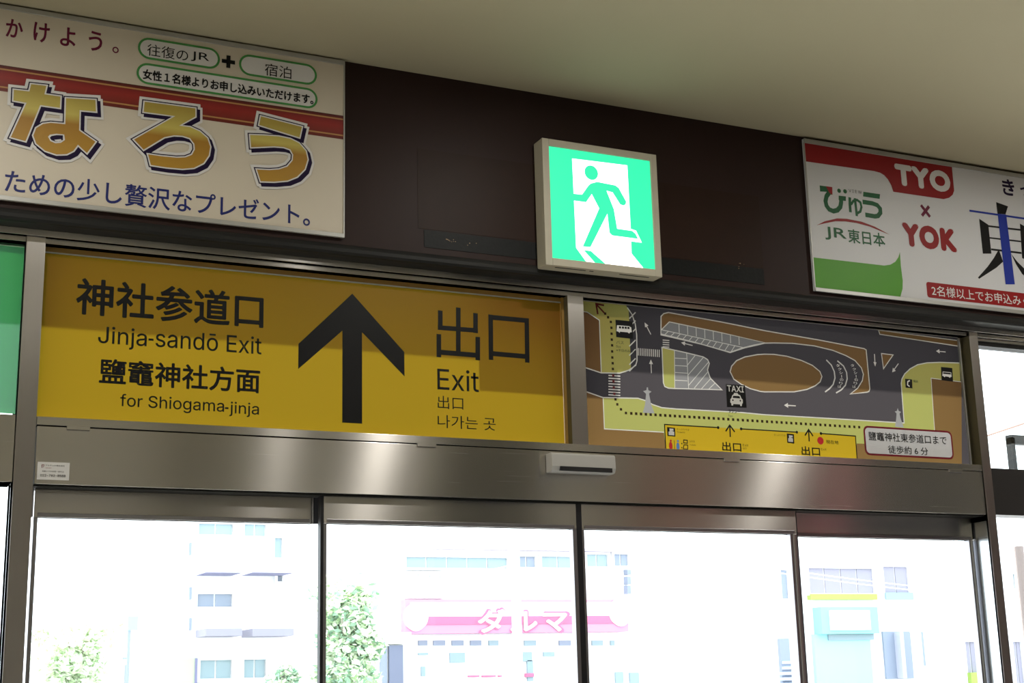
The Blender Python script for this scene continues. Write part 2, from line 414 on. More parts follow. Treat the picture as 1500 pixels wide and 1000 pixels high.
box('frame_strip', M_ALUP, -1.3, xr, PY-.006, PY, zb-.003, zb+.014, pl, bevel=.001)
box('frame_strip', M_ALUP, xr-.005, xr+.001, PY-.004, PY, zb, zt, pl, bevel=.001)
L = lambda n: PY-.0006*n
zr_t = at(250, 130.5, PY)[1]; 
z_rt = at(250, 132, PY)[1]; z_rb = at(250, 168.5, PY)[1]
M_REDB = printed_band('red_band_print', (.15, .014, .008), ((.32, .018, .014), (.28, .014, .013)), (.08, .007, .006), z_rb-zb, z_rt-zb)
M_GOLDLINE = mat('gold_line_print', (.52, .26, .09), .4)
printed('band', [[(-1.3, z_rb), (xr-.005, z_rb), (xr-.005, z_rt), (-1.3, z_rt)]], L(1), M_REDB, pl)
for z in (z_rt-.016, z_rb+.016): printed('band_line', [[(-1.3, z-.003), (xr-.005, z-.003), (xr-.005, z+.003), (-1.3, z+.003)]], L(2), M_GOLDLINE, pl)
for ch, x0, y0, y1, x1 in (('か', 10, 27, 53, 34), ('け', 50.5, 32, 60, 73), ('よ', 89.5, 39, 66, 111), ('う', 131, 45, 73, 150), ('。', 165, 68, 77, 174)):
    text(ch, (x0, y0), (x0, y1), x1, L(1), M_MAROON, pl, .02)
def pill(xa, ya, xb, yb, h, name='pill_outline', w=2.0):
    """rounded capsule between two end points (photo px at centre line), h = height px"""
    A = Vector(at(xa, ya, PY)); B = Vector(at(xb, yb, PY)); H = abs(at(xa, ya-h/2, PY)[1]-at(xa, ya+h/2, PY)[1])/2; B.y = A.y
    pts = [(A.x+H-H*math.sin(t*math.pi/12), A.y+H*math.cos(t*math.pi/12)) for t in range(13)]
    pts += [(B.x-H+H*math.sin(t*math.pi/12), A.y-H*math.cos(t*math.pi/12)) for t in range(13)]
    printed('pill_fill', [pts], L(3), M_PW, pl)
    printed(name, ribbon(pts, .0085, True), L(4), M_GREENL, pl)
pill(203.5, 69, 320.5, 86, 28.5); pill(351.5, 93.5, 462.5, 107, 28); pill(201.5, 106, 463.5, 140, 28)
text('往復の', (216, 63.5), (216, 81), 276, L(5), M_INK, pl, .0)
text('JR', (280, 74.5), (280, 89), 307, L(5), M_INK, pl, 0, plain=True)
text('宿泊', (388, 92), (388, 110), 427, L(5), M_INK, pl, .0)
text('女性１名様よりお申し込みいただけます。', (210, 101), (210, 115.5), 459, L(5), M_INK, pl, .03)
c = Vector(at(334.5, 90.5, PY))
printed('plus_sign', [[(c.x-.026, c.y-.008), (c.x+.026, c.y-.008), (c.x+.026, c.y+.008), (c.x-.026, c.y+.008)], [(c.x-.008, c.y-.026), (c.x+.008, c.y-.026), (c.x+.008, c.y+.026), (c.x-.008, c.y+.026)]], L(2), M_INK, pl)
text('ための少し贅沢なプレゼント。', (8.5, 248), (8.5, 281), 454, L(1), M_NAVYT, pl, .013)
# big gold characters: outline, shadow, rim and gold fill
pic = Pic(PY)
big = []
pic.use(0, 100, 6.06)
na1 = pic.P([(275, 145), (410, 160), (392, 235), (535, 255), (530, 355), (355, 330), (225, 650), (95, 615), (235, 310), (118, 290), (122, 195), (260, 210)])
na2 = pic.P([(585, 270), (845, 285), (850, 388), (705, 375), (700, 555), (845, 655), (770, 755), (690, 682), (650, 735), (590, 765), (500, 768), (400, 735), (320, 670), (295, 600), (320, 535), (380, 498), (450, 488), (578, 500)])
nah = pic.P([(425, 612), (440, 594), (500, 585), (568, 592), (575, 640), (540, 665), (490, 670), (445, 650)])
nas = pic.P([(440, 622), (455, 606), (500, 598), (556, 600), (556, 640), (530, 655), (490, 655), (455, 642)])
nau = pic.P([(480, 640), (540, 634), (545, 648), (520, 655), (490, 652)])
pic.use(180, 130, 7.14)
ro = pic.P([(225, 140), (755, 210), (755, 295), (585, 390), (700, 405), (800, 450), (880, 520), (910, 610), (895, 700), (840, 780), (740, 830), (620, 840), (450, 825), (290, 800), (262, 690), (400, 710), (560, 725), (650, 722), (720, 695), (750, 640), (745, 580), (700, 520), (620, 495), (530, 490), (430, 510), (215, 640), (115, 535), (545, 290), (215, 245)])
pic.use(345, 150, 7.14)
u1 = pic.P([(262, 150), (690, 260), (665, 370), (245, 240)])
u2 = pic.P([(150, 345), (300, 350), (450, 360), (570, 385), (660, 430), (730, 510), (750, 600), (720, 700), (640, 780), (540, 820), (400, 832), (260, 828), (220, 705), (350, 712), (450, 705), (540, 675), (595, 610), (600, 550), (570, 495), (500, 470), (400, 462), (160, 472)])
zg1 = at(70, 135, PY)[1]; zg0 = at(70, 222, PY)[1]
M_GOLD = printed_band('gold_lettering_print', (.50, .28, .030), ((.40, .20, .020), (.62, .52, .12)), (.44, .33, .060), zg0-zb-.02, zg1-zb)
for polys, hole in (([na1, na2], [nah, nas, nau]), ([ro], None), ([u1, u2], None)):
    sh = [[(x+.010+.0, z-.011) for x, z in q] for q in polys]
    printed('letter_halo', grow(sh, .018)+grow(polys, .020), L(5), M_PW, pl)
    printed('letter_shadow', grow(sh, .009)+grow(polys, .0095), L(6), M_DNAVY, pl)
    printed('letter_rim', grow(polys, .0052), L(7), M_PW, pl)
    printed('gold_lettering', polys, L(8), M_GOLD, pl)
    if hole:
        printed('letter_rim', [hole[0]], L(9), M_PW, pl); printed('letter_shadow', [hole[1]], L(10), M_DNAVY, pl); printed('letter_halo', [hole[2]], L(11), M_PW, pl)

# ------------------------------------------------------------------ right advertising poster
xl = at(1185, 310, PY)[0]; zt2 = at(1300, 229, PY)[1]; zb2 = at(1300, 437, PY)[1]
pr = thing('advertising_poster', (5.6, PY, zb2), 'white poster with red, green and blue print, right of the dark brown panel', 'poster')
poster_base(pr, xl, 7.4, zt2+.02, zb2, M_PWHITE)
box('frame_strip', M_ALUP, xl, 7.4, PY-.006, PY, zt2-.001, zt2+.021, pr, bevel=.001)
box('frame_strip', M_ALUP, xl, 7.4, PY-.006, PY, zb2-.004, zb2+.014, pr, bevel=.001)
box('frame_strip', M_ALUP, xl-.004, xl+.003, PY-.004, PY, zb2, zt2, pr, bevel=.001)
M_RPR = mat('red_print', (.30, .012, .015), .45, spec=.25); M_GPR = mat('leaf_green_print', (.10, .36, .03), .45, spec=.25)
M_DG = mat('dark_green_print', (.012, .12, .04), .45, spec=.25); M_BL = mat('blue_print', (.018, .04, .34), .45, spec=.25)
R = lambda n: PY-.0006*n
pc = Pic(PY, 1160, 180, 3.333)
printed('red_tab', [pc.P([(60, 93), (780, 208), (792, 330), (785, 350), (768, 365), (740, 372), (495, 336), (485, 305), (468, 275), (450, 255), (430, 243), (400, 235), (67, 188)])], R(1), M_RPR, pr)
text('TYO', (1312, 241.5), (1312, 268), 1388, R(2), M_PW, pr, .095, 1.15, plain=True)
text('YOK', (1323, 328), (1323, 357), 1397, R(1), M_RPR, pr, .095, 1.15, plain=True)
pc.use(1190, 255, 8.33)
c = at(1355.6, 309, PY)
printed('cross_mark', ribbon([(c[0]-.025, c[1]-.027), (c[0]+.025, c[1]+.027)], .016)+ribbon([(c[0]-.025, c[1]+.027), (c[0]+.025, c[1]-.027)], .016), R(1), M_MAROON, pr)
g = []
g += [pc.P([(88, 138), (240, 158), (242, 250), (200, 250), (185, 215), (95, 212)])]
g += ribbon(pc.P([(205, 225), (172, 270), (160, 330), (172, 385), (205, 430), (255, 452), (305, 440), (340, 400), (350, 345), (350, 268)]), pc.w(250, 350, 56))
g += [pc.P([(320, 262), (408, 272), (408, 328), (320, 315)]), disc(pc.p(325, 203), pc.w(325, 203, 26)), disc(pc.p(398, 210), pc.w(398, 210, 26))]
g += ribbon(pc.P([(455, 283), (457, 375), (464, 465)]), pc.w(455, 400, 38))
g += ribbon(pc.P([(470, 372), (500, 325), (545, 315), (585, 345), (598, 400), (585, 455), (548, 478)]), pc.w(455, 400, 30))
g += ribbon(pc.P([(517, 293), (530, 400), (542, 512)]), pc.w(455, 400, 34))
g += [pc.P([(622, 215), (825, 245), (820, 302), (618, 272)])]
g += ribbon(pc.P([(612, 338), (730, 356), (790, 378), (826, 420), (830, 470), (800, 510), (760, 515), (645, 495)]), pc.w(700, 400, 54))
printed('logo_lettering', g, R(1), M_DG, pr)
printed('logo_corner', [pc.P([(163, 148), (241, 158), (243, 255), (205, 228)])], R(2), M_RPR, pr)
printed('logo_arc', [pc.P([(50, 625), (150, 575), (300, 540), (420, 545), (600, 580), (760, 640), (945, 740), (850, 702), (700, 640), (540, 597), (400, 577), (280, 575), (150, 600)])], R(1), M_RPR, pr)
text('VIEW', (1243, 276.6), (1243, 281), 1262, R(1), M_INK, pr, 0, 1.3)
text('JR', (1208, 331.5), (1208, 350), 1238.6, R(1), M_DG, pr, .02, plain=True)
text('東日本', (1241.6, 335), (1241.6, 354.5), 1295, R(1), M_DG, pr, .018)
pc.use(1160, 180, 3.333)
printed('green_corner', [pc.P([(102, 656), (450, 696), (480, 692), (505, 677), (520, 655), (527, 630), (532, 700), (541, 770), (540, 810), (528, 853), (112, 815)])], R(1), M_GPR, pr)
text('き', (1467.5, 262), (1467.5, 284), 1484, R(1), M_DNAVY, pr, .035)
text('っ', (1494, 273), (1494, 286), 1509, R(1), M_DNAVY, pr, .035)
pc.use(1400, 250, 5.56)
h = [pc.P([(328, 255), (425, 290), (405, 355), (340, 350)]), pc.P([(190, 390), (265, 440), (290, 675), (220, 675)]), pc.P([(522, 430), (590, 470), (615, 740), (540, 712)]),
     pc.P([(350, 640), (385, 740), (330, 790), (190, 880), (180, 870), (260, 780), (310, 710)]), pc.P([(450, 675), (500, 740), (556, 795), (650, 860), (610, 900), (540, 840), (490, 760)])]
for a, b, w in (((262, 450), (527, 482), 14), ((273, 546), (530, 576), 12), ((288, 640), (535, 670), 15)): h += ribbon(pc.P([a, b]), pc.w(400, 500, w))
printed('lettering', h, R(1), M_INK, pr)
printed('lettering', [pc.P([(340, 350), (410, 358), (480, 925), (405, 925)])]+ribbon(pc.P([(110, 325), (545, 388), (760, 418)]), pc.w(400, 500, 15)), R(2), M_BL, pr)
pc.use(1160, 180, 3.333)
zc1 = pc.p(900, 804)[1]; zc0 = pc.p(900, 878)[1]; xa = pc.p(657, 800)[0]; q = .012
printed('red_banner', [[(xa+q, zc0), (6.3, zc0), (6.3, zc1), (xa+q, zc1), (xa+.003, zc1-.004), (xa, zc1-q), (xa, zc0+q), (xa+.003, zc0+.004)]], R(1), M_RPR, pr)
text('2名様以上でお申込みください', (1364, 417.5), (1364, 432.5), 1546, R(2), M_PW, pr, .006)

# ------------------------------------------------------------------ marks left on the brown fascia
mk = thing('old_sign_mark', at(860, 400, FY)[:1]+(FY, at(860, 400, FY)[1]), 'faint brown outline and black glue strips of a removed sign behind the exit light', 'sign residue')
xa, zt_ = at(611, 217, FY); xb = at(1111, 290, FY)[0]; zs1 = at(620, 335, FY)[1]; zs0 = at(622, 362, FY)[1]
MB().box(xa, xb, FY-.0012, FY-.0002, zs1, zt_).go('faded_patch', M_BROWN2, mk)
MB().box(at(621, 345, FY)[0], xb, FY-.0022, FY-.0002, zs0, zs1-.004).go('glue_strip', M_BLKGLUE, mk)
sp_ = MB()
for i in range(26):
    x, y = random.choice(((660, 352), (694, 355), (1085, 388), (930, 380)))
    X, Z = at(x+random.gauss(0, 5), y+random.gauss(0, 3), FY-.0025); r = random.uniform(.0008, .0018)
    sp_.box(X-r, X+r, FY-.003, FY-.002, Z-r, Z+r)
o = sp_.go('glue_specks', M_SPECK, mk); o['kind'] = 'stuff'

# ------------------------------------------------------------------ exit light
EB = FY-.085
ex0, _ = at(797, 300, EB); ex1, _ = at(966, 320, EB); ezt = at(795, 201.5, EB)[1]; ezb = at(798.8, 387, EB)[1]
ex = thing('exit_light', ((ex0+ex1)/2, FY, ezb), 'lit green and white square emergency exit light with running figure', 'exit sign')
housing = MB().box(ex0, ex1, EB+.012, FY-.0034, ezb, ezt).go('housing', M_LAMPBOX, ex, bevel=.004)
fw = .032
fr = MB(); fr.box(ex0, ex0+fw, EB, EB+.014, ezb, ezt); fr.box(ex1-fw, ex1, EB, EB+.014, ezb, ezt)
fr.box(ex0+fw, ex1-fw, EB, EB+.014, ezb, ezb+fw); fr.box(ex0+fw, ex1-fw, EB, EB+.014, ezt-fw, ezt)
fr.go('front_frame', M_LAMPBOX, ex, bevel=.002)
for x0, x1 in ((.06, .22), (.24, .26), (.40, .56)): box('vent_slot', M_DARKMET, ex0+x0*.9, ex0+x1*.9, EB+.02, EB+.028, ezb-.001, ezb+.002, ex)
M_EG = mat('lit_green_acrylic', (.02, .3, .15), .4, emit=(.035, 1.0, .46), estr=.95)
M_EW = mat('lit_white_acrylic', (.7, .7, .7), .4, emit=(1, 1, 1), estr=1.9)
EY = EB+.006
box('panel', M_EG, ex0+fw, ex1-fw, EY, EY+.006, ezb+fw, ezt-fw, ex)
pe = Pic(EY-.0006, 760, 190, 4.167)
xA, xB, zA, zB = ex0+fw, ex1-fw, ezb+fw, ezt-fw
def clipz(q): return [(min(max(x, xA), xB), max(z, zA)) for x, z in q]
E1 = lambda n: EY-.0006*n
printed('doorway_symbol', [clipz(pe.P([(325, 175), (662, 217), (683, 606), (688, 755), (762, 850), (640, 838), (412, 806), (350, 720)])), pe.P([(683, 604), (716, 616), (751, 689), (686, 681)])], E1(1), M_EW, ex)
printed('running_figure', [disc(pe.p(442, 262), pe.w(442, 262, 44), 28),
    pe.P([(440, 328), (478, 318), (590, 340), (610, 356), (655, 438), (652, 455), (638, 463), (618, 455), (572, 382), (535, 372), (580, 485), (600, 604), (692, 617), (712, 635), (728, 666), (570, 645), (553, 628), (540, 512), (437, 716), (390, 712), (490, 480), (445, 392), (410, 442), (335, 432), (332, 390), (385, 396), (425, 340)]),
    clipz(pe.P([(395, 734), (440, 740), (530, 826), (465, 816)]))], E1(2), M_EG, ex)

# ------------------------------------------------------------------ yellow direction sign
SY = .05
M_YEL = mat('yellow_acrylic', (.15, .045, .010), .4, translucent=(.53, .40, .015), tw=.066, spec=.1, noise=.02, nscale=3)
M_SINK = mat('black_sign_film', (.009, .009, .010), .45, spec=.2)
yx0, yx1 = PL[1]+.002, at(823.5, 540, SY)[0]; yz0, yz1 = 2.545, at(400, 402, SY)[1]
ys = thing('direction_sign', ((yx0+yx1)/2, SY, yz0), 'yellow exit direction sign with black up arrow above the left door leaves', 'sign')
MB().flat([(yx0, yz0), (yx1, yz0), (yx1, yz1), (yx0, yz1)], SY).go('panel', M_YEL, ys)
box('side_return', mat('dull_yellow_return', (.30, .17, .03), .5), yx1+.001, PC[0]-.0005, SY-.012, SY+.01, yz0, 3.186, ys)
box('top_return', mat('dull_yellow_return', (.30, .17, .03), .5), yx0, yx1, SY-.004, SY+.01, yz1+.001, 3.186, ys)
box('top_bead', M_ALUP, yx0, yx1, SY-.006, SY-.001, yz1-.003, yz1+.002, ys)
Y1 = SY-.0008
text('神社参道口', (114, 407), (114, 459), 385.5, Y1, M_SINK, ys, .022)
text('Jinja', (144.6, 477), (144.6, 508.5), 215.4, Y1, M_SINK, ys, .006)
text('sandō Exit', (228.6, 481.5), (228.6, 507.8), 383.3, Y1, M_SINK, ys, .006)
def hyphen(x, y, w, h): a = at(x, y, Y1); b = at(x+w, y, Y1)[0]; k = h*.00275; printed('lettering', [[(a[0], a[1]-k/2), (b, a[1]-k/2), (b, a[1]+k/2), (a[0], a[1]+k/2)]], Y1, M_SINK, ys)
hyphen(217.5, 497, 7.5, 3); hyphen(329.3, 597.4, 5.4, 2.5)
text('鹽竈神社方面', (147, 525), (147, 561), 380.5, Y1, M_SINK, ys, .022)
text('for Shiogama', (176.4, 576.5), (176.4, 599.5), 328.4, Y1, M_SINK, ys, .006)
text('jinja', (336.5, 588), (336.5, 609.2), 379.4, Y1, M_SINK, ys, .006)
xm = at(516, 520, Y1)[0]; hw_ = (at(592.8, 530, Y1)[0]-at(437.4, 520, Y1)[0])/2; sw = (at(530, 550, Y1)[0]-at(501, 550, Y1)[0])/2
zt_ = at(516.6, 430, Y1)[1]; zo = at(437.4, 503.5, Y1)[1]; zl = at(437.4, 540.4, Y1)[1]; zi = at(501, 484, Y1)[1]; zbm = at(515, 619.5, Y1)[1]
printed('up_arrow', [[(xm, zt_), (xm+hw_, zo), (xm+hw_, zl), (xm+sw, zi), (xm+sw, zbm), (xm-sw, zbm), (xm-sw, zi), (xm-hw_, zl), (xm-hw_, zo)]], Y1, M_SINK, ys)
pd = Pic(Y1, 420, 400, 3.334)
wv = pd.w(800, 300, 24)
printed('lettering', ribbon(pd.P([(838, 168), (838, 395)]), wv)+ribbon(pd.P([(750, 182), (750, 267)]), wv)+ribbon(pd.P([(922, 195), (922, 292)]), wv)
    +ribbon(pd.P([(738, 265), (934, 280)]), wv*.95)+ribbon(pd.P([(743, 297), (743, 410)]), wv)+ribbon(pd.P([(933, 311), (933, 425)]), wv)+ribbon(pd.P([(733, 384), (944, 402)]), wv), Y1, M_SINK, ys)
printed('lettering', ribbon(pd.P([(996, 202), (998, 423)]), wv)+ribbon(pd.P([(1172, 220), (1175, 437)]), wv)+ribbon(pd.P([(985, 214), (1183, 232)]), wv)+ribbon(pd.P([(990, 391), (1185, 408)]), wv), Y1, M_SINK, ys)
text('Exit', (640.5, 539), (640.5, 570), 701, Y1, M_SINK, ys, .006)
text('出口', (641, 579), (641, 598), 678.5, Y1, M_SINK, ys, .0)
text('나가는 곳', (641, 607), (641, 626), 726, Y1, M_SINK, ys, -.006)

# ------------------------------------------------------------------ green sign on the far left
M_GRN = mat('green_acrylic', (.01, .42, .05), .35, translucent=(.21, .34, .32), tw=.08, spec=.3)
gz0 = at(5, 605, SY)[1]; gz1 = at(5, 359, SY)[1]; gx1 = at(33, 450, SY)[0]
gs = thing('green_sign', (-.5, SY, gz0), 'plain green lit sign panel cut off at the left edge of the photo', 'sign')
MB().flat([(-1.64, gz0), (gx1, gz0), (gx1, gz1), (-1.64, gz1)], SY).go('panel', M_GRN, gs)
box('side_return', mat('dark_green_return', (.02, .10, .045), .4), gx1+.003, PL[0]-.001, SY-.01, SY+.01, gz0, gz1, gs)
box('top_return', mat('dark_green_return', (.02, .10, .045), .4), -1.64, PL[0]-.001, SY-.002, SY+.01, gz1+.001, 3.186, gs)
box('edge_bead', mat('pale_green_edge', (.45, .75, .5), .3), gx1, gx1+.003, SY-.004, SY+.006, gz0+.01, gz1, gs)
box('edge_bead', mat('pale_green_edge', (.45, .75, .5), .3), -1.64, gx1, SY-.004, SY+.001, gz1-.002, gz1+.001, gs)

# ------------------------------------------------------------------ station map
MX0, MX1 = PC[1]+.001, at(1408.5, 560, SY)[0]; MZ0, MZ1 = 2.545, at(1100, 464.5, SY)[1]
ms = thing('area_map', ((MX0+MX1)/2, SY, MZ0), 'grey, brown and lime road map of the station forecourt above the right door leaves', 'map')
def film(name, col, tr): return mat(name, col, .45, translucent=tr, tw=.11, spec=.1)
F = {'road': film('map_road_grey', (.008, .006, .007), (.095, .086, .092)), 'brown': film('map_brown', (.070, .024, .012), (.23, .145, .050)), 'lime': film('map_lime', (.28, .20, .05), (.34, .40, .12)),
     'white': film('map_white', (.44, .42, .38), (.50, .48, .45)), 'stall': film('map_stall_grey', (.09, .085, .08), (.28, .28, .28)), 'yellow': film('map_yellow', (.26, .13, .012), (.45, .33, .015)),
     'stone': film('map_stone_grey', (.20, .20, .19), (.30, .30, .30)), 'red': film('map_red', (.24, .012, .012), (.3, .02, .02)), 'blue': film('map_blue', (.05, .11, .28), (.06, .12, .25)), 'maroon': film('map_maroon', (.08, .006, .008), (.08, .01, .01)),
     'dkb': film('map_dotted_brown', (.02, .010, .004), (.03, .015, .006))}
FK = list(F); regs = []
pm = Pic(SY)
A7 = lambda: pm.use(840, 420, 3.703); A8 = lambda: pm.use(1120, 440, 3.703)
def add(c, q): regs.append((c, list(q)))
def addl(c, qs):
    for q in qs: add(c, q)
def lw(d=5): return pm.w(600, 400, d)
add('road', [(MX0, MZ0), (MX1, MZ0), (MX1, MZ1), (MX0, MZ1)])
A7()
def c8(pts): A8(); r = pm.P(pts); A7(); return r
lime1 = pm.P([(50, 55), (290, 85), (285, 95), (300, 130), (312, 440), (285, 462), (250, 468), (150, 465), (140, 180), (75, 135), (50, 130)])
add('lime', lime1)
add('brown', pm.P([(45, 132), (75, 138), (140, 182), (150, 463), (65, 438)]))
addl('white', ribbon(pm.P([(50, 133), (75, 137), (141, 181), (151, 464)]), lw(5)))
addl('white', ribbon(pm.P([(65, 438), (150, 466), (250, 468), (300, 452), (338, 425), (345, 400), (343, 260), (335, 200), (318, 150), (292, 112)]), lw(6)))
for y in (150, 195, 240, 300, 350, 400, 435):
    addl('white', ribbon(pm.P([(303, y+22), (337, y-12)]), lw(6)))
# lower walkway and brown ground
add('brown', pm.P([(60, 565), (160, 600), (170, 770), (490, 788), (505, 960), (60, 900)]))
add('lime', pm.P([(160, 600), (350, 604), (395, 618), (430, 638), (480, 655), (560, 662), (900, 680)])+c8([(0, 619), (400, 642), (757, 664), (741, 450), (745, 425), (760, 398), (790, 370), (830, 348), (880, 338), (950, 335), (1060, 340), (1062, 438), (903, 420), (926, 702), (760, 800), (500, 790), (500, 860)])+pm.P([(505, 935), (490, 788), (170, 770)]))
addl('white', ribbon(pm.P([(60, 565), (160, 600), (350, 604), (395, 618), (430, 638), (480, 655), (560, 662), (900, 680)])+c8([(0, 619), (400, 642), (757, 664), (741, 450), (745, 425), (760, 398), (790, 370), (830, 348), (880, 338), (950, 335), (1070, 340)]), lw(6)))
addl('white', ribbon(pm.P([(161, 600), (168, 770), (490, 788)]), lw(5)))
add('brown', c8([(903, 420), (1080, 440), (1080, 1000), (500, 950), (500, 775), (928, 790)]))
addl('white', ribbon(c8([(926, 760), (903, 421), (1080, 442)]), lw(4)))
# top island with parking stalls
isl = pm.P([(475, 160), (490, 145), (515, 139), (800, 190), (1040, 238)])+c8([(300, 215), (540, 261), (551, 268), (554, 300), (571, 480), (566, 493), (555, 497), (465, 507), (505, 475), (530, 435), (536, 400), (525, 365), (490, 325), (440, 298), (370, 270), (270, 246), (150, 232), (50, 230), (0, 231)])+pm.P([(1010, 312), (930, 330), (850, 356), (700, 312), (475, 260)])
add('brown', isl); addl('white', ribbon(isl, lw(6), True))
st = pm.P([(520, 190), (800, 248), (1040, 303), (980, 315), (920, 330), (850, 354), (650, 298), (475, 255), (475, 235)])
add('stall', st); addl('white', ribbon(st, lw(5), True))
addl('white', ribbon(pm.P([(475, 232), (925, 330)]), lw(4)))
for i in range(8):
    x = 572+i*46.5; addl('white', ribbon(pm.P([(x, 200+(x-572)*.21), (x+2, 250+(x-572)*.20)]), lw(4)))
for i in range(12):
    x = 500+i*33; addl('white', ribbon(pm.P([(x+14, 242+i*6.8), (x-8, 262+i*8.2)]), lw(4)))
# oval island and lane arcs
ov = pm.P([(850, 460), (858, 430), (885, 400), (930, 380), (1000, 367), (1037, 365)])+c8([(50, 292), (120, 302), (200, 325), (260, 352), (300, 385), (311, 412), (302, 440), (275, 462), (230, 482), (160, 495), (0, 495)])+pm.P([(1015, 567), (960, 552), (910, 528), (870, 500)])
add('brown', ov); addl('white', ribbon(ov, lw(6), True))
A8()
for q in ([(335, 322), (362, 350), (378, 385), (382, 420), (372, 455), (352, 478), (328, 496)], [(395, 327), (428, 355), (445, 390), (448, 425), (438, 460), (415, 485), (388, 501)]):
    addl('white', ribbon(pm.P(q), lw(7)))
A7()
# lower parking
add('lime', pm.P([(480, 328), (548, 345), (550, 549), (515, 549), (495, 540), (488, 520)]))
add('stall', pm.P([(548, 345), (615, 358), (705, 380), (728, 395), (737, 415), (727, 450), (742, 495), (805, 558), (550, 549)]))
addl('white', ribbon(pm.P([(480, 328), (615, 358), (705, 380), (728, 395), (737, 415), (727, 450), (742, 495), (805, 558), (550, 551), (515, 549), (495, 540), (488, 520)]), lw(6), True))
addl('white', ribbon(pm.P([(548, 345), (550, 549)]), lw(4))); addl('white', ribbon(pm.P([(614, 358), (625, 552)]), lw(4)))
for y in (388, 428, 466, 508): addl('white', ribbon(pm.P([(548, y-2), (618, y+2)]), lw(4)))
for a, b in (((618, 425), (660, 372)), ((620, 480), (705, 382)), ((624, 535), (735, 405)), ((655, 550), (728, 462)), ((695, 552), (745, 497)), ((735, 553), (768, 522))): addl('white', ribbon(pm.P([a, b]), lw(4)))
# crossings
for i in range(12): x = 352+i*10.3; addl('white', ribbon(pm.P([(x, 332+i*.8), (x, 372+i*.8)]), lw(5)))
for i in range(4): addl('white', ribbon(pm.P([(484, 288+i*12), (520, 291+i*12)]), lw(5)))
for i in range(8): addl('white', ribbon(pm.P([(190, 480+i*15), (254, 484+i*15)]), lw(6)))
# traffic arrows
def arr(a, b, c='white', w=5, hw=24, hl=24): q = pm.P([a, b]); k = lw(1); add(c, arrow_poly(q[0], q[1], w*k, hw*k, hl*k))
arr((420, 258), (386, 193)); arr((423, 468), (420, 394)); arr((646, 318), (584, 302)); arr((1206, 645), (1144, 640))
A8(); arr((982, 279), (930, 274)); arr((596, 290), (600, 358), hw=20); arr((726, 342), (692, 389)); arr((168, 571), (106, 568))
tri = pm.P([(634, 287), (697, 295), (645, 370)]); add('brown', tri); addl('white', ribbon(tri, lw(5), True))
q = pm.P([(618, 160), (1100, 222), (1100, 252), (625, 183)]); add('brown', q); addl('white', ribbon(q, lw(5), True))
A7()
# dotted walking route
dots = [(172, 145), (188, 165), (203, 190), (206, 222), (207, 254), (208, 286), (210, 317), (210, 350), (211, 383), (213, 414), (214, 445), (216, 480), (217, 512), (219, 546), (222, 580), (228, 610), (238, 637), (258, 664), (285, 684)]
for i, (x, y) in enumerate(dots):
    a, b = pm.p(x, y); r = lw(6.5); add('maroon' if 11 <= i <= 14 else 'dkb', [(a-r, b-r), (a+r, b-r), (a+r, b+r), (a-r, b+r)])
for i in range(48):
    x = 314+i*26.3; y = 686+(x-314)*.0605
    if x > 1566: break
    a, b = pm.p(x, y); r = lw(7.2); add('dkb', [(a-r, b-r), (a+r, b-r), (a+r, b+r), (a-r, b+r)])
addl('maroon', ribbon(pm.P([(168, 142), (124, 94)]), lw(9))); addl('maroon', ribbon(pm.P([(132, 148), (123, 92), (166, 100)]), lw(10)))
# station building
blk = pm.P([(493, 745), (1037, 778)])+c8([(300, 718), (493, 735), (505, 900)])+pm.P([(507, 960)])
add('yellow', blk)
# lanterns
add('stone', pm.P([(376, 682), (388, 640), (392, 600), (394, 580), (378, 565), (396, 560), (398, 545), (404, 545), (406, 560), (424, 568), (410, 578), (414, 600), (422, 640), (440, 686)]))
add('stone', c8([(708, 684), (714, 640), (716, 612), (706, 602), (718, 598), (722, 583), (727, 598), (740, 604), (732, 614), (738, 640), (756, 690)]))
# figures and dots in the building
A7(); a = pm.p(528, 862); add('red', disc(a, lw(11), 12, lw(22))); add('red', disc(pm.p(528, 834), lw(6), 10))
a = pm.p(567, 866); add('blue', disc(a, lw(10), 12, lw(22))); add('blue', disc(pm.p(567, 836), lw(6), 10))
A8(); add('red', disc(pm.p(303, 760), lw(20), 18)); A7()
vs2, fs2, fc2 = [], [], []
for c, q in regs:
    a = sum(p[0]*r[1]-r[0]*p[1] for p, r in zip(q, q[1:]+q[:1]))
    if a < 0: q = q[::-1]
    n = len(vs2); vs2 += [Vector((min(max(x, MX0), MX1), min(max(z, MZ0), MZ1))) for x, z in q]; fs2.append(list(range(n, n+len(q)))); fc2.append(FK.index(c))
V, fc, fmi = flatten([([vs2[i] for i in q], c) for q, c in zip(fs2, fc2)])
mesh('map_print', [(x, SY, z) for x, z in V], fc, [F[k_] for k_ in FK], ms, fm=fmi)
# opaque black and white pieces of the map
m1 = SY-.0008; m2 = SY-.0016; m3 = SY-.0024
pm = Pic(m1)
M_MW = mat('white_sign_film', (.85, .85, .83), .4)
def sq(name, pts, Y=m1, m=M_SINK): return printed(name, [pm.P(pts)], Y, m, ms)
A7()
sq('bus_symbol', [(228, 178), (320, 187), (325, 283), (232, 272)])
add7 = [pm.P([(236, 208), (300, 213), (313, 220), (316, 246), (305, 248), (302, 254), (294, 247), (252, 243), (250, 250), (243, 243), (233, 240)])]
printed('bus_symbol', add7, m2, M_MW, ms)
printed('bus_window', [pm.P([(x, 214+i), (x+11, 215+i), (x+11, 226+i), (x, 225+i)]) for i, x in enumerate((246, 262, 277, 292))], m3, M_SINK, ms)
text('バス', pm_ := (840+232/3.703, 420+290/3.703), (840+232/3.703, 420+308/3.703), 840+272/3.703, m1, M_SINK, ms, 0)
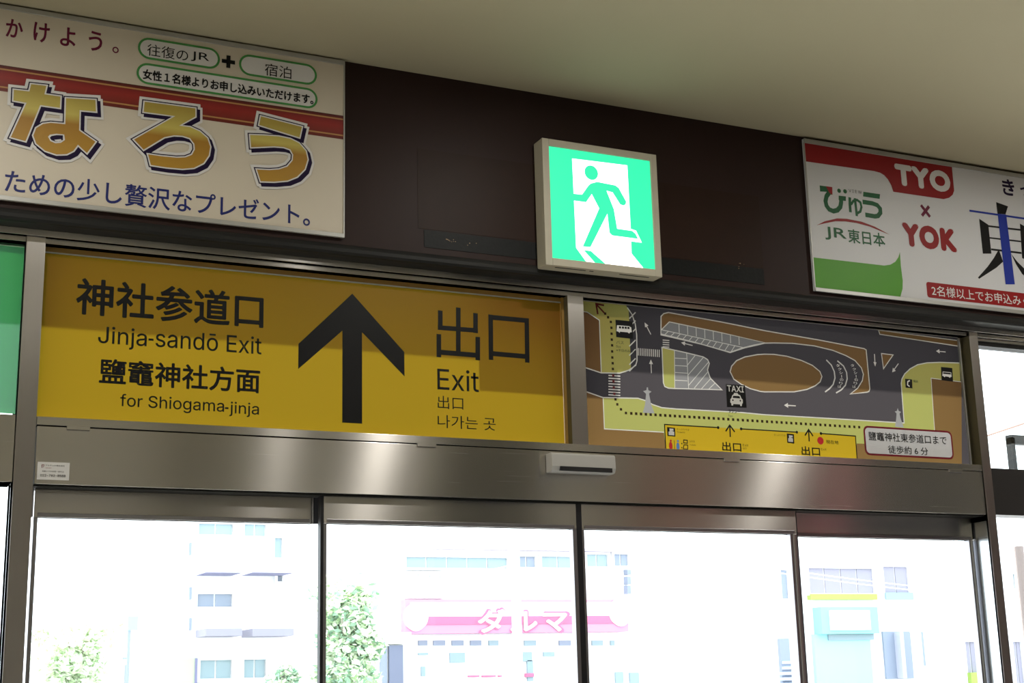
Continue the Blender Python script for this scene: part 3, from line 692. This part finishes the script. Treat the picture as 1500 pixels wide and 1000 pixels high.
text('Bus', (840+232/3.703, 420+316/3.703), (840+232/3.703, 420+328/3.703), 840+256/3.703, m1, M_SINK, ms, 0)
text('※平日のみ運行', (840+232/3.703, 420+335/3.703), (840+232/3.703, 420+350/3.703), 840+340/3.703, m1, M_SINK, ms, 0)
pm.use(1040, 550, 12.5)
sq('taxi_symbol', [(290, 155), (640, 178), (672, 590), (312, 575)])
text('TAXI', (1040+312/12.5, 550+176/12.5), (1040+312/12.5, 550+284/12.5), 1040+612/12.5, m2, M_MW, ms, .03)
printed('taxi_symbol', [pm.P([(372, 430), (392, 408), (405, 360), (430, 342), (440, 316), (500, 320), (520, 348), (550, 358), (575, 420), (597, 440), (600, 500), (585, 520), (580, 558), (552, 555), (550, 528), (425, 520), (420, 548), (392, 545), (388, 508), (370, 490)])], m2, M_MW, ms)
printed('taxi_window', [pm.P([(422, 370), (535, 376), (552, 418), (412, 408)]), disc(pm.p(416, 450), pm.w(416, 450, 16), 10), disc(pm.p(552, 460), pm.w(416, 450, 16), 10)], m3, M_SINK, ms)
text('タクシー', (1040+335/12.5, 550+612/12.5), (1040+335/12.5, 550+680/12.5), 1040+545/12.5, m1, M_SINK, ms, .03)
text('Taxi', (1040+335/12.5, 550+715/12.5), (1040+335/12.5, 550+755/12.5), 1040+415/12.5, m1, M_SINK, ms, 0)
A8()
sq('telephone_symbol', [(762, 424), (800, 428), (802, 476), (765, 472)])
printed('telephone_symbol', ribbon(pm.P([(787, 434), (776, 440), (775, 458), (786, 466)]), pm.w(780, 450, 7)), m2, M_MW, ms)
text('電話', (1120+806/3.703, 440+430/3.703), (1120+806/3.703, 440+443/3.703), 1120+832/3.703, m1, M_SINK, ms, 0)
sq('bus_symbol', [(957, 360), (1018, 366), (1022, 440), (960, 432)])
printed('bus_symbol', [pm.P([(966, 385), (1012, 390), (1014, 414), (1008, 415), (1004, 420), (998, 414), (980, 411), (976, 417), (970, 410), (963, 408)])], m2, M_MW, ms)
printed('bus_window', [pm.P([(968, 389), (1008, 393), (1009, 401), (967, 397)])], m3, M_SINK, ms)
for x0, n_ in ((383, 'タクシーのりば'), (462, 'タクシーのりば')):
    xx = x0
    X0_, Z1_ = at(1120+x0/3.703, 440+342/3.703, m1); Z0_ = at(1120+x0/3.703, 440+475/3.703, m1)[1]
    stp = (Z1_-Z0_)/len(n_)
    for i, ch in enumerate(n_):
        dx = math.sin((i+.5)/len(n_)*math.pi)*.022
        text('|' if ch == 'ー' else ch, 0, 0, 0, m1, M_MW, ms, 0, raw=(X0_+dx+(.008 if ch == 'ー' else 0), Z1_-(i+.85)*stp, X0_+dx+(.011 if ch == 'ー' else .020), Z1_-(i+.08)*stp))
# building outline, door arrows, lettering
A7()
ol = ribbon(pm.P([(505, 960), (494, 746), (785, 763)]), pm.w(700, 760, 6))+[disc(pm.p(785, 763), pm.w(785, 763, 8), 12)]
ol += ribbon(pm.P([(910, 770), (1212, 788)]), pm.w(700, 760, 6))+[disc(pm.p(910, 770), pm.w(785, 763, 8), 12), disc(pm.p(1212, 788), pm.w(785, 763, 8), 12)]
A8(); ol += ribbon(pm.P([(306, 721), (493, 735), (505, 900)]), pm.w(400, 730, 6))+[disc(pm.p(306, 721), pm.w(306, 721, 8), 12)]
zc = MZ0+.001
ol = [[(x, max(z, zc)) for x, z in q_] for q_ in ol]
printed('outline', ol, m1, M_SINK, ms)
A7(); printed('up_arrow', ribbon(pm.P([(851, 814), (848, 752)]), pm.w(850, 780, 8))+ribbon(pm.P([(826, 783), (848, 750), (875, 787)]), pm.w(850, 780, 8)), m1, M_SINK, ms)
A8(); printed('up_arrow', ribbon(pm.P([(242, 764), (239, 702)]), pm.w(240, 740, 8))+ribbon(pm.P([(219, 732), (239, 700), (263, 735)]), pm.w(240, 740, 8)), m1, M_SINK, ms)
A7_ = lambda x, y: (840+x/3.703, 420+y/3.703); A8_ = lambda x, y: (1120+x/3.703, 440+y/3.703)
text('出口', A7_(806, 840), A7_(806, 888), A7_(908, 0)[0], m1, M_SINK, ms, .025)
text('Exit', A7_(918, 852), A7_(918, 864), A7_(948, 0)[0], m1, M_SINK, ms, .0)
text('出口', A7_(918, 870), A7_(918, 880), A7_(938, 0)[0], m1, M_SINK, ms, .0)
text('出口', A8_(199, 790), A8_(199, 837), A8_(298, 0)[0], m1, M_SINK, ms, .025)
text('Exit', A8_(305, 800), A8_(305, 812), A8_(335, 0)[0], m1, M_SINK, ms, .0)
text('現在地', A8_(333, 756), A8_(333, 776), A8_(400, 0)[0], m1, M_SINK, ms, .01)
A7(); sq('ticket_symbol', [(508, 760), (551, 765), (553, 812), (510, 808)])
printed('ticket_symbol', [pm.P([(520, 768), (542, 770), (543, 780), (531, 780), (546, 786), (547, 806), (516, 803), (515, 785), (521, 784)])], m2, M_MW, ms)
sq('ticket_symbol', [(1157, 795), (1196, 799), (1198, 850), (1160, 845)])
printed('ticket_symbol', [pm.P([(1168, 804), (1188, 806), (1189, 816), (1178, 816), (1190, 822), (1191, 842), (1165, 839), (1164, 821), (1169, 820)])], m2, M_MW, ms)
text('きっぷうりば', A7_(560, 766), A7_(560, 776), A7_(628, 0)[0], m1, M_SINK, ms, -.005)
text('Tickets', A7_(560, 782), A7_(560, 791), A7_(605, 0)[0], m1, M_SINK, ms, -.005)
text('きっぷうりば', A7_(1088, 797), A7_(1088, 807), A7_(1150, 0)[0], m1, M_SINK, ms, -.005)
text('お手洗', A7_(630, 832), A7_(630, 843), A7_(658, 0)[0], m1, M_SINK, ms, .0)
text('Toilets', A7_(630, 852), A7_(630, 860), A7_(664, 0)[0], m1, M_SINK, ms, .0)
for q_ in (ribbon(pm.P([(547, 832), (550, 882)]), pm.w(600, 850, 3)), ribbon(pm.P([(598, 830), (618, 832), (618, 848), (598, 846)]), pm.w(600, 850, 5), True),
           ribbon(pm.P([(600, 856), (620, 858), (620, 880), (596, 878)]), pm.w(600, 850, 5), True), [disc(pm.p(588, 850), pm.w(588, 850, 4), 8)], [disc(pm.p(588, 872), pm.w(588, 850, 4), 8)]):
    printed('restroom_symbol', q_, m1, M_SINK, ms)
# call-out plate
A8(); x0, z1 = pm.p(533, 683); x1 = pm.p(1020, 780)[0]; z0 = pm.p(780, 850)[1]; z1 = pm.p(770, 693)[1]; rr = .028
def rrect(x0, z0, x1, z1, r, n=6):
    q = []
    for cx, cz, a0 in ((x1-r, z0+r, -90), (x1-r, z1-r, 0), (x0+r, z1-r, 90), (x0+r, z0+r, 180)):
        q += [(cx+r*math.cos(math.radians(a0+90*i/n)), cz+r*math.sin(math.radians(a0+90*i/n))) for i in range(n+1)]
    return q
printed('label_border', [rrect(x0, z0, x1, z1, rr)], m2, mat('maroon_border_film', (.24, .012, .03), .4), ms)
printed('label_plate', [rrect(x0+.009, z0+.009, x1-.009, z1-.009, rr-.008)], m3, mat('white_label_film', (.86, .88, .93), .4), ms)
text('鹽竈神社東参道口まで', A8_(562, 710), A8_(562, 757), A8_(985, 0)[0], m3-.0008, M_SINK, ms, .004)
text('徒歩約 6 分', A8_(668, 785), A8_(668, 828), A8_(885, 0)[0], m3-.0008, M_SINK, ms, .004)
box('side_return', mat('olive_side_return', (.10, .085, .045), .5), MX1+.001, PR[0]-.0005, SY+.001, SY+.01, MZ0, 3.186, ms)
box('edge_bead', M_ALUP, MX1-.001, MX1+.004, SY-.012, SY+.006, MZ0, 3.18, ms)
box('top_return', mat('olive_side_return', (.10, .085, .045), .5), MX0, MX1, SY+.001, SY+.01, MZ1+.001, 3.186, ms)
box('top_bead', M_ALUP, MX0, MX1, SY-.006, SY-.0005, MZ1-.002, MZ1+.002, ms)

NST[0] += 1; struct(box('trim_%d' % NST[0], mat('olive_side_return', (.10, .085, .045), .5), PC[0]-.0016, PC[0]-.0003, .004, SY, 2.547, 3.186))
NST[0] += 1; struct(box('trim_%d' % NST[0], mat('olive_side_return', (.10, .085, .045), .5), PR[0]-.0016, PR[0]-.0003, .0, SY, 2.547, 3.186))
# ------------------------------------------------------------------ door sensor and sticker
sx0 = at(809, 676, -.06)[0]; sx1 = at(902.5, 680, -.06)[0]; sz1 = at(850, 663.5, -.06)[1]; sz0 = at(850, 691.5, -.06)[1]
ds = thing('door_sensor', ((sx0+sx1)/2, 0, sz0), 'grey white plastic motion sensor box mounted on the steel door header', 'sensor')
sh_ = MB()
pr_ = [(.0, sz1), (-.048, sz1), (-.058, sz1-.008), (-.060, sz0+.022), (-.052, sz0+.004), (-.04, sz0), (.0, sz0)]
v = [(sx0, y, z) for y, z in pr_]+[(sx1, y, z) for y, z in pr_]; k = len(pr_)
mesh('body', v, [(i, (i+1) % k, k+(i+1) % k, k+i) for i in range(k)]+[tuple(range(k))[::-1], tuple(range(k, 2*k))], M_WHITEP, ds, bevel=.004)
MB().box(sx0+.035, sx1-.02, -.0625, -.05, sz0+.004, sz0+.022).go('lens_strip', mat('black_lens', (.01, .01, .012), .15), ds)
kx0, kz1 = at(55.3, 675.6, 0); kx1, kz0 = at(101, 703.2, 0); kz0 = at(78, 702.6, 0)[1]; kz1 = at(78, 676.8)[1]
stk = thing('service_sticker', ((kx0+kx1)/2, 0, kz0), 'small white service sticker with a phone number at the left end of the steel header', 'sticker')
box('paper', mat('white_sticker_paper', (.74, .73, .72), .4), kx0, kx1, .0, .0018, kz0, kz1, stk)
C_ = lambda x, y: (40+x/18.19, 660+y/18.19)
text('フルテック株式会社', C_(485, 362), C_(485, 408), C_(1000, 0)[0], -.0006, M_INK, stk, 0)
text('仙台支店', C_(485, 440), C_(485, 464), C_(640, 0)[0], -.0006, M_RPR, stk, 0)
text('自動ドアの修理・保守は', C_(400, 520), C_(400, 562), C_(975, 0)[0], -.0006, M_INK, stk, 0)
text('022-782-8588', C_(345, 620), C_(345, 680), C_(1020, 0)[0], -.0006, M_INK, stk, .02)
pk = Pic(-.0006, 40, 660, 18.19)
printed('logo', ribbon(pk.P([(392, 365), (392, 455)]), pk.w(400, 400, 20))+ribbon(pk.P([(380, 372), (445, 372), (430, 440)]), pk.w(400, 400, 14)), -.0006, mat('dull_red_print', (.2, .05, .06), .4), stk)

# ------------------------------------------------------------------ ceiling lamps (housings)
for i, (x, y) in enumerate(LAMPS):
    t = thing('downlight', (x, y, CEIL-.04), ['round recessed downlight near the wall above the yellow sign', 'round recessed downlight near the wall above the map', 'round recessed downlight near the wall at the far left', 'round recessed downlight in the middle of the hall'][i], 'ceiling light', 'round ceiling downlights')
    n = 24; v = []; f = []
    for r_, z in ((.11, CEIL-.001), (.115, CEIL-.02), (.10, CEIL-.03), (.095, CEIL-.005)):
        v += [(x+r_*math.cos(a*2*math.pi/n), y+r_*math.sin(a*2*math.pi/n), z) for a in range(n)]
    for k_ in range(3): f += [(k_*n+a, k_*n+(a+1) % n, (k_+1)*n+(a+1) % n, (k_+1)*n+a) for a in range(n)]
    mesh('ring', v, f, M_WHITEP, t, smooth=True)

# ------------------------------------------------------------------ outdoors: ground and added shading canopy
M_ASPH = mat('asphalt', (.30, .30, .31), .9, noise=.1, nscale=3)
M_PAVE = mat('pale_paving', (.45, .44, .42), .85, noise=.06, nscale=5)
struct(box('ground', M_ASPH, -60, 90, 4.0, 110, -.14, -.02))
struct(box('pavement', M_PAVE, -20, 30, .3, 4.0, -.14, 0))
M_CAN = mat('shade_caster_metal', (.30, .30, .31), .5)
cn = thing('shading_canopy', (2.5, .2, 3.3), 'added grey canopy slab, hidden from view, that shades the tops of the signs', 'canopy')  # unseen slab added to throw the shade line across the signs
drop_ = 2.90
slope = 1.15
can_z = 3.34; can_y = SY+(can_z-2.885)/slope
box('slab', M_CAN, XL, XR, .2, can_y, can_z, can_z+.12, cn)
bx0, bx1 = at(702, 545, SY)[0], at(905, 560, SY)[0]; bz = at(762, 576, SY)[1]
fy = .30; fz = bz+(fy-SY)*slope
fx = thing('shading_box', ((bx0+bx1)/2, fy, fz), 'added grey box under the canopy, hidden from view, that shades part of the signs', 'fixture')  # unseen block added to shape the step in that shade line
box('body', M_CAN, bx0, bx1, fy-.04, fy, fz, can_z, fx)

# ------------------------------------------------------------------ outdoors: the street
def omat(name, r, g, b, rough=.8, **k): return mat(name, (r, g, b), rough, **k)
O_WHITE = omat('white_render', .86, .86, .87, noise=.02, nscale=.6); O_CREAM = omat('cream_render', .84, .83, .80)
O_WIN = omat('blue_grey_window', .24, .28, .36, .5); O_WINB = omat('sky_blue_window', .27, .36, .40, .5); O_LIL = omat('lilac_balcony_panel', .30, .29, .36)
O_PINK = omat('red_signboard', .60, .15, .27); O_PINKL = omat('blown_pink_signboard', .66, .27, .42); O_TEAL = omat('teal_sign', .25, .62, .56); O_CYAN = omat('cyan_shop_wall', .34, .60, .66)  # signboard reds lifted to pink in the colour, as if overexposed
O_DARK = omat('slate_doorway', .155, .175, .25); O_LIME = omat('lime_strip', .34, .50, .10); O_YG = omat('yellow_green_panel', .46, .55, .38); O_ACC = omat('navy_strip', .2, .2, .32)
O_POLE = omat('concrete_pole', .78, .78, .77); O_WIRE = omat('grey_cable', .45, .45, .47)
def orect(name, m, x0, y0, x1, y1, Y, th, parent, bevel=0, proud=None):
    a, zt_ = at(x0, (y0), Y); b, zb_ = at(x1, y1, Y)
    return box(name, m, a, b, Y if proud is None else Y-proud, Y+th, zb_, zt_, parent)
def building(label, x0, y0, x1, Y, m, name='building', depth=7, cat='building', y1=None):
    a, zt_ = at(x0, y0, Y); b, _ = at(x1, y0, Y)
    t = thing(name, ((a+b)/2, Y, -.02), label, cat)
    box('wall', m, a, b, Y, Y+depth, -.02, zt_, t)
    box('roof_slab', m, a-.15, b+.15, Y-.15, Y+depth+.15, zt_, zt_+.25, t)
    return t
def win(parent, m, x0, y0, x1, y1, Y, panes=2, frame=O_WHITE):
    """a recess-framed window with panes"""
    a, zt_ = at(x0, y0, Y); b, zb_ = at(x1, y1, Y); f_ = .06
    fr = MB(); fr.box(a-f_, b+f_, Y-.10, Y+.01, zt_, zt_+f_); fr.box(a-f_, b+f_, Y-.12, Y+.01, zb_-f_, zb_)
    fr.box(a-f_, a, Y-.10, Y+.01, zb_, zt_); fr.box(b, b+f_, Y-.10, Y+.01, zb_, zt_)
    w = fr.go('window', frame, parent)
    d = (b-a)/panes
    for i in range(panes): box('pane', m, a+i*d+(.02 if i else 0), a+(i+1)*d-.02, Y-.03, Y-.005, zb_, zt_, w)
    return w
Y1_ = 26.0
b1 = building('white apartment block with lilac balcony fronts seen through the leftmost door leaf', 262, 700, 428, Y1_, O_WHITE)
win(b1, O_WINB, 290, 767, 340, 784, Y1_, 2); win(b1, O_WINB, 357, 768, 388, 786, Y1_, 2); win(b1, O_WINB, 401, 788, 412, 817, Y1_, 1)
win(b1, O_WIN, 288, 870, 339, 889, Y1_, 2); win(b1, O_WIN, 405, 843, 412, 852, Y1_, 1)
for x0, x1 in ((287, 339), (354, 413)):
    orect('balcony', O_LIL, x0, 923, x1, 933, Y1_, .1, b1, proud=.9)
    orect('balcony_rail', O_ACC, x0, 842.5, x1, 843.5, Y1_, .1, b1, proud=.9)
win(b1, O_WINB, 292, 967, 338, 993, Y1_, 2); win(b1, O_WINB, 356, 966, 388, 992, Y1_, 2)
orect('door', O_YG, 244, 964, 286, 1030, Y1_, .1, b1, proud=.1); orect('door_edge', O_ACC, 284, 964, 286, 1030, Y1_, .1, b1, proud=.13)
for y in (795, 860, 905): orect('downpipe', O_WIN, 277, y, 279, y+18, Y1_, .05, b1, proud=.1)

b2 = building('white shop building with a long pink and red signboard seen through the middle door leaves', 585, 720, 932, Y1_+2, O_WHITE, depth=3.2)
Y2_ = Y1_+2
for a, b, c, d, m in ((593, 815.5, 742, 833, O_WINB), (757, 815, 783, 831, O_WIN), (791, 815, 840, 832, O_WINB), (857, 812, 889, 830, O_WINB), (897, 811.5, 919, 829, O_WIN)):
    win(b2, m, a, b, c, d, Y2_, 5 if c-a > 100 else 2)
orect('cornice', omat('pale_lilac_band', .55, .5, .6), 600, 804, 905, 805, Y2_, .1, b2, proud=.2)
for y, hh in ((835, 7), (845, 11), (858, 12)): orect('small_sign', O_WIN, 913.5, y, 919, y+hh, Y2_, .05, b2, proud=.2)
win(b2, omat('pale_mint_window', .50, .62, .62), 594, 840, 645, 873, Y2_, 3)
for i, (x, w_) in enumerate(((612, 13), (634, 17), (661, 17), (688, 16), (715, 14), (767, 17), (818, 17), (866, 16), (893, 6))):
    orect('transom_window', O_WIN if i < 4 or i == 6 else O_WINB, x, 938, x+w_, 945, Y2_, .05, b2, proud=.06)
for x, w_, y, hh in ((612, 14, 956, 3), (658, 22, 956, 14), (762, 16, 955, 13), (771, 9, 967, 30), (795, 16, 955, 6), (616, 6, 976, 14), (900, 12, 984, 16), (921, 14, 985, 16)):
    orect('display_window', O_WINB, x, y, x+w_, y+hh, Y2_, .05, b2, proud=.06)
for x, w_ in ((685, 15), (705, 19), (729, 4)): orect('red_strip', O_PINK, x, 989, x+w_, 991, Y2_, .05, b2, proud=.1)
orect('red_strip', O_PINK, 768, 986, 780, 991, Y2_, .05, b2, proud=.1)
# signboard on that building
sgY = Y2_-.35
sa, st_ = at(594, 880, sgY); sb_, sbm = at(921, 928, sgY); st_ = at(750, 878, sgY)[1]; sbm = at(750, 926.5, sgY)[1]
sg = thing('shop_signboard', ((sa+sb_)/2, sgY, sbm), 'long pink and red shop signboard with white katakana lettering across the street', 'signboard')
box('board', O_PINKL, sa, sb_, sgY, sgY+.3, sbm, st_, sg)
box('white_field', omat('white_sign_face', .85, .82, .84), sa+.12, sb_-.12, sgY-.02, sgY, sbm+(st_-sbm)*.50, st_-.07, sg)
printed('red_stripe', [[(sa+.1, sbm+(st_-sbm)*.26), (sb_-.05, sbm+(st_-sbm)*.26), (sb_-.05, sbm+(st_-sbm)*.5), (sa+.1, sbm+(st_-sbm)*.5)]], sgY-.021, O_PINK, sg)
pg = Pic(sgY-.03); M_SW = omat('white_sign_lettering', .88, .86, .88)
text('ダルマ', (701, 893), (701, 925.5), 830, sgY-.04, M_SW, sg, .035, 1.15)
text('ダルマ', (698, 891), (698, 927.5), 834, sgY-.03, O_PINK, sg, .06, 1.15)
for x, yc in ((609, 903), (909, 896)):
    a = at(x, yc, sgY-.03); r = abs(at(x, yc-20, sgY)[1]-a[1])
    printed('round_emblem', [disc(a, r, 24)], sgY-.03, M_SW, sg); printed('round_emblem', [disc((a[0], a[1]-r*.55), r*.62, 20, r*.5)], sgY-.035, M_SW, sg)
# narrow grey doorway block left of the shop
b4 = building('slate grey doorway block between the street tree and the pink signboard', 553, 943, 590, Y1_, O_CREAM, depth=2)
orect('door', O_DARK, 568, 945, 589, 1040, Y1_, .05, b4, proud=.1); orect('side_light', O_WIN, 556, 945, 566, 1040, Y1_, .05, b4, proud=.06)
b5 = building('tall white building with a narrow vertical row of dark signs behind the street tree', 505, 690, 575, Y1_+6, O_WHITE)
for y, hh in ((805, 4), (822, 5), (846, 10), (858, 6), (883, 9), (900, 18)): orect('small_sign', O_WIN, 553, y, 560, y+hh, Y1_+6, .05, b5, proud=.3)
# middle right building
b6 = building('white building with pale shutter windows seen through the third door leaf', 1020, 790, 1128, Y1_+5, O_WHITE)
win(b6, omat('faint_window', .70, .74, .80), 1039, 840, 1064, 878, Y1_+5, 1); win(b6, omat('faint_window', .7, .74, .8), 1093, 840, 1113, 866, Y1_+5, 1)
orect('glass_low', O_WIN, 1051, 858, 1063, 877, Y1_+5, .05, b6, proud=.14); orect('glass_low', O_WIN, 1095, 867, 1107, 877, Y1_+5, .05, b6, proud=.14)
# right building with cyan shop
b3 = building('white building with a cyan shop front and teal awning seen through the right door leaf', 1135, 760, 1395, Y1_, O_WHITE, depth=4.2)
win(b3, O_WIN, 1140, 834, 1154, 877, Y1_, 1); win(b3, O_LIL, 1181, 832, 1279, 869, Y1_, 4); win(b3, O_LIL, 1290, 830, 1331, 878, Y1_, 2)
orect('lime_strip', O_LIME, 1182, 870, 1280, 878.5, Y1_, .05, b3, proud=.16); orect('blue_strip', O_WINB, 1292, 868, 1333, 878.5, Y1_, .05, b3, proud=.16)
orect('awning_sign', O_TEAL, 1190, 890, 1276, 928, Y1_, .05, b3, proud=.35); orect('sign_face', omat('pale_mint_face', .84, .86, .85), 1202, 895, 1262, 923, Y1_, .05, b3, proud=.40)
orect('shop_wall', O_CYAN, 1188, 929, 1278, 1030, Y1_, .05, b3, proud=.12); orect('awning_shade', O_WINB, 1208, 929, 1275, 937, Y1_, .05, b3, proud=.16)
po = orect('porch_recess', O_WIN, 1291, 925, 1337, 993, Y1_, .05, b3, proud=.06)
orect('pillar', omat('lilac_pillar', .5, .5, .6), 1307, 926, 1318, 993, Y1_, .05, b3, proud=.3)
orect('stair_recess', O_WIN, 1140, 935, 1161, 1040, Y1_, .05, b3, proud=.06)
for i in range(7): orect('step', omat('pale_step', .42, .50, .62), 1143, 968+i*8, 1161, 972+i*8, Y1_, .05, b3, proud=.10+.04*i)
orect('low_window', O_WIN, 1345, 925, 1353, 975, Y1_, .05, b3, proud=.1)
b7 = building('narrow white house with a poster window at the right edge of the rightmost leaf', 1398, 840, 1560, Y1_+1, O_WHITE)
win(b7, O_WINB, 1415, 855, 1421, 905, Y1_+1, 1); win(b7, O_LIL, 1410, 940, 1432, 985, Y1_+1, 2); orect('hedge_box', O_LIME, 1411, 985, 1440, 1020, Y1_+1, .3, b7, proud=.3)
win(b7, O_WINB, 1478, 826, 1486, 862, Y1_+1, 1); win(b7, O_LIL, 1480, 940, 1500, 1010, Y1_+1, 2)

# ------------------------------------------------------------------ outdoors: trees
def tree(label, cx, cy_px, rpx, Y, cols, n, trunk_px=None, shape=(1, 1.2)):
    X, Z = at(cx, cy_px, Y); r = abs(at(cx, cy_px-rpx, Y)[1]-Z)
    t = thing('street_tree', (X, Y, -.02), label, 'tree')
    tr = MB(); tr.tube([(X, Y, -.02), (X+.05, Y, Z*.45), (X, Y, Z)], .14, 8, .05)
    for i in range(6):
        a = i*1.05; tr.tube([(X, Y, Z*.5+i*.2), (X+math.cos(a)*r*.5, Y+math.sin(a)*r*.5, Z+r*.1*i)], .05, 6, .02)
    tr.go('trunk', omat('grey_bark', .35, .30, .26), t)
    v = []; f = []; fm = []
    blobs = [(X+random.gauss(0, .42)*r*shape[0], Y+random.gauss(0, .35)*r, Z+random.gauss(0, .5)*r*shape[1], random.uniform(.22, .42)*r) for _ in range(34)]
    for i in range(n):
        bx, by, bz_, br = random.choice(blobs)
        d = Vector((random.gauss(0, 1), random.gauss(0, 1), random.gauss(0, 1))).normalized()*br*random.uniform(.6, 1.05)
        c_ = Vector((bx, by, bz_))+d
        u = Vector((random.gauss(0, 1), random.gauss(0, 1), random.gauss(0, .5))).normalized(); w_ = u.cross(Vector((random.gauss(0, 1), random.gauss(0, 1), random.gauss(0, 1)))).normalized()
        s_ = random.uniform(.06, .12); k_ = len(v)
        v += [tuple(c_-u*s_), tuple(c_+w_*s_*.5), tuple(c_+u*s_), tuple(c_-w_*s_*.5)]; f.append((k_, k_+1, k_+2, k_+3)); fm.append(random.randrange(len(cols)))
    o = mesh('foliage', v, f, cols, t, fm=fm); o['kind'] = 'stuff'
    return t
G = [omat('leaf_pale', .74, .84, .62), omat('leaf_bright', .55, .72, .45), omat('leaf_deep', .32, .50, .36), omat('leaf_white', .8, .86, .72)]
tree('green street tree right of the first black mullion, in the second door leaf', 508, 935, 72, 22.0, G, 5200, shape=(.62, 1.25))
tree('pale green street tree low in the leftmost door leaf', 110, 965, 60, 24.0, [G[0], G[3], G[1]], 2600, shape=(1.0, .8))
tree('pale blossoming shrub between the apartment block and the first mullion', 415, 1000, 28, 23.0, [G[0], G[3], G[2]], 1400, shape=(1.0, .6))

# ------------------------------------------------------------------ outdoors: poles, wires, street sign
def pole(name, label, cat, x, y0, Y, r, m, r1=None, top=None):
    X, Z = at(x, y0, Y); t = thing(name, (X, Y, -.02), label, cat)
    MB().tube([(X, Y, -.02), (X, Y, Z)], r, 12, r1 or r).go('shaft', m, t); return t, X, Z
t, X, Z = pole('utility_pole', 'thick pale concrete utility pole in front of the pink signboard', 'pole', 750, 640, 20.0, .10, O_POLE, .08)
box('cross_arm', O_POLE, X-.9, X+.9, 19.94, 20.06, Z-.6, Z-.5, t)
t, X, Z = pole('street_sign', 'small turquoise street sign on a thin pole in the leftmost door leaf', 'sign', 190, 905, 18.0, .025, O_WIN)
a, z1 = at(187, 902, 18.0); b, z0 = at(201, 923, 18.0)
box('plate', omat('turquoise_plate', .30, .62, .64), a, b, 17.95, 17.99, z0, z1, t, bevel=.005)
t, X, Z = pole('banner_pole', 'short grey post with a pink banner low in the leftmost door leaf', 'post', 186, 973, 19.0, .04, O_WIN)
a, z1 = at(173, 960, 19.0); b, z0 = at(179, 1000, 19.0); box('banner', omat('pale_pink_banner', .75, .55, .60), a, b, 19, 19.02, z0, z1, t)
box('bracket', O_WIN, b-.01, X, 18.99, 19.03, z1-.06, z1-.03, t)
for p0, dX, p1, Yb, lab in (((750, 772), .11, (1375, 868), 25.98, 'lower overhead cable from the utility pole down to the right building'), ((750, 766), .11, (1375, 862), 25.98, 'upper overhead cable from the utility pole down to the right building'),
                            ((750, 828), -.11, (600, 838), 27.7, 'overhead cable from the utility pole leftwards to the shop with the signboard')):
    A_ = at(*p0, 20.0); A_ = (at(750, 640, 20.0)[0]+dX, A_[1]); B_ = at(*p1, Yb); sag = .12
    pts = [(A_[0]+(B_[0]-A_[0])*q_, 20+(Yb-20)*q_, A_[1]+(B_[1]-A_[1])*q_-sag*4*q_*(1-q_)) for q_ in [j/12 for j in range(13)]]
    tag(MB().tube(pts, .014, 6).go('overhead_cable', omat('white_cable', .85, .85, .85)), lab, 'cable', 'overhead cables')
t, X, Z = pole('lamp_post', 'white lamp post with round shade standing before the porch of the right building', 'lamp post', 1345, 925, 18.0, .05, O_POLE)
MB().tube([(X, 18, Z), (X, 18, Z+.12), (X, 18, Z+.2)], .17, 14, .04).go('shade', O_POLE, t)
# right side bay: outer porch frame, diagonal brace, bollard-like items seen through the side window
t = thing('porch_frame', (at(1492, 640, 3.0)[0], 3.0, 0), 'dark metal window frame of the outer porch beyond the right post', 'frame')
a, z1 = at(1481, 640, 3.0); a2 = at(1486, 640, 3.0)[0]; 
zlow = at(1484, 742, 3.0)[1]
box('upright', M_DARKMET, a, a2, 3.0, 3.06, zlow, z1, t); box('crossbar', M_DARKMET, a, a+2.2, 3.0, 3.06, zlow-.05, zlow, t); box('crossbar', M_DARKMET, a, a+2.2, 3.0, 3.06, z1-.05, z1+.02, t); box('upright', M_DARKMET, a+2.14, a+2.2, 3.0, 3.06, 0, z1, t)
box('pane', M_GLASS, a2, a+2.14, 3.02, 3.028, zlow, z1-.05, t)
q0 = at(1440, 640, 3.6); q1 = at(1530, 610, 3.6)
tag(MB().tube([(q0[0], 3.6, q0[1]), (q1[0], 3.6, q1[1])], .008, 8).go('tension_rod', omat('rust_brown_rod', .35, .22, .18)), 'thin brown rod slanting across the upper right side window', 'rod')
t, X, Z = pole('rain_pipe', 'pale beige vertical pipe beyond the lower right side window', 'pipe', 1492, 800, 5.0, .045, omat('beige_pipe', .22, .18, .17))
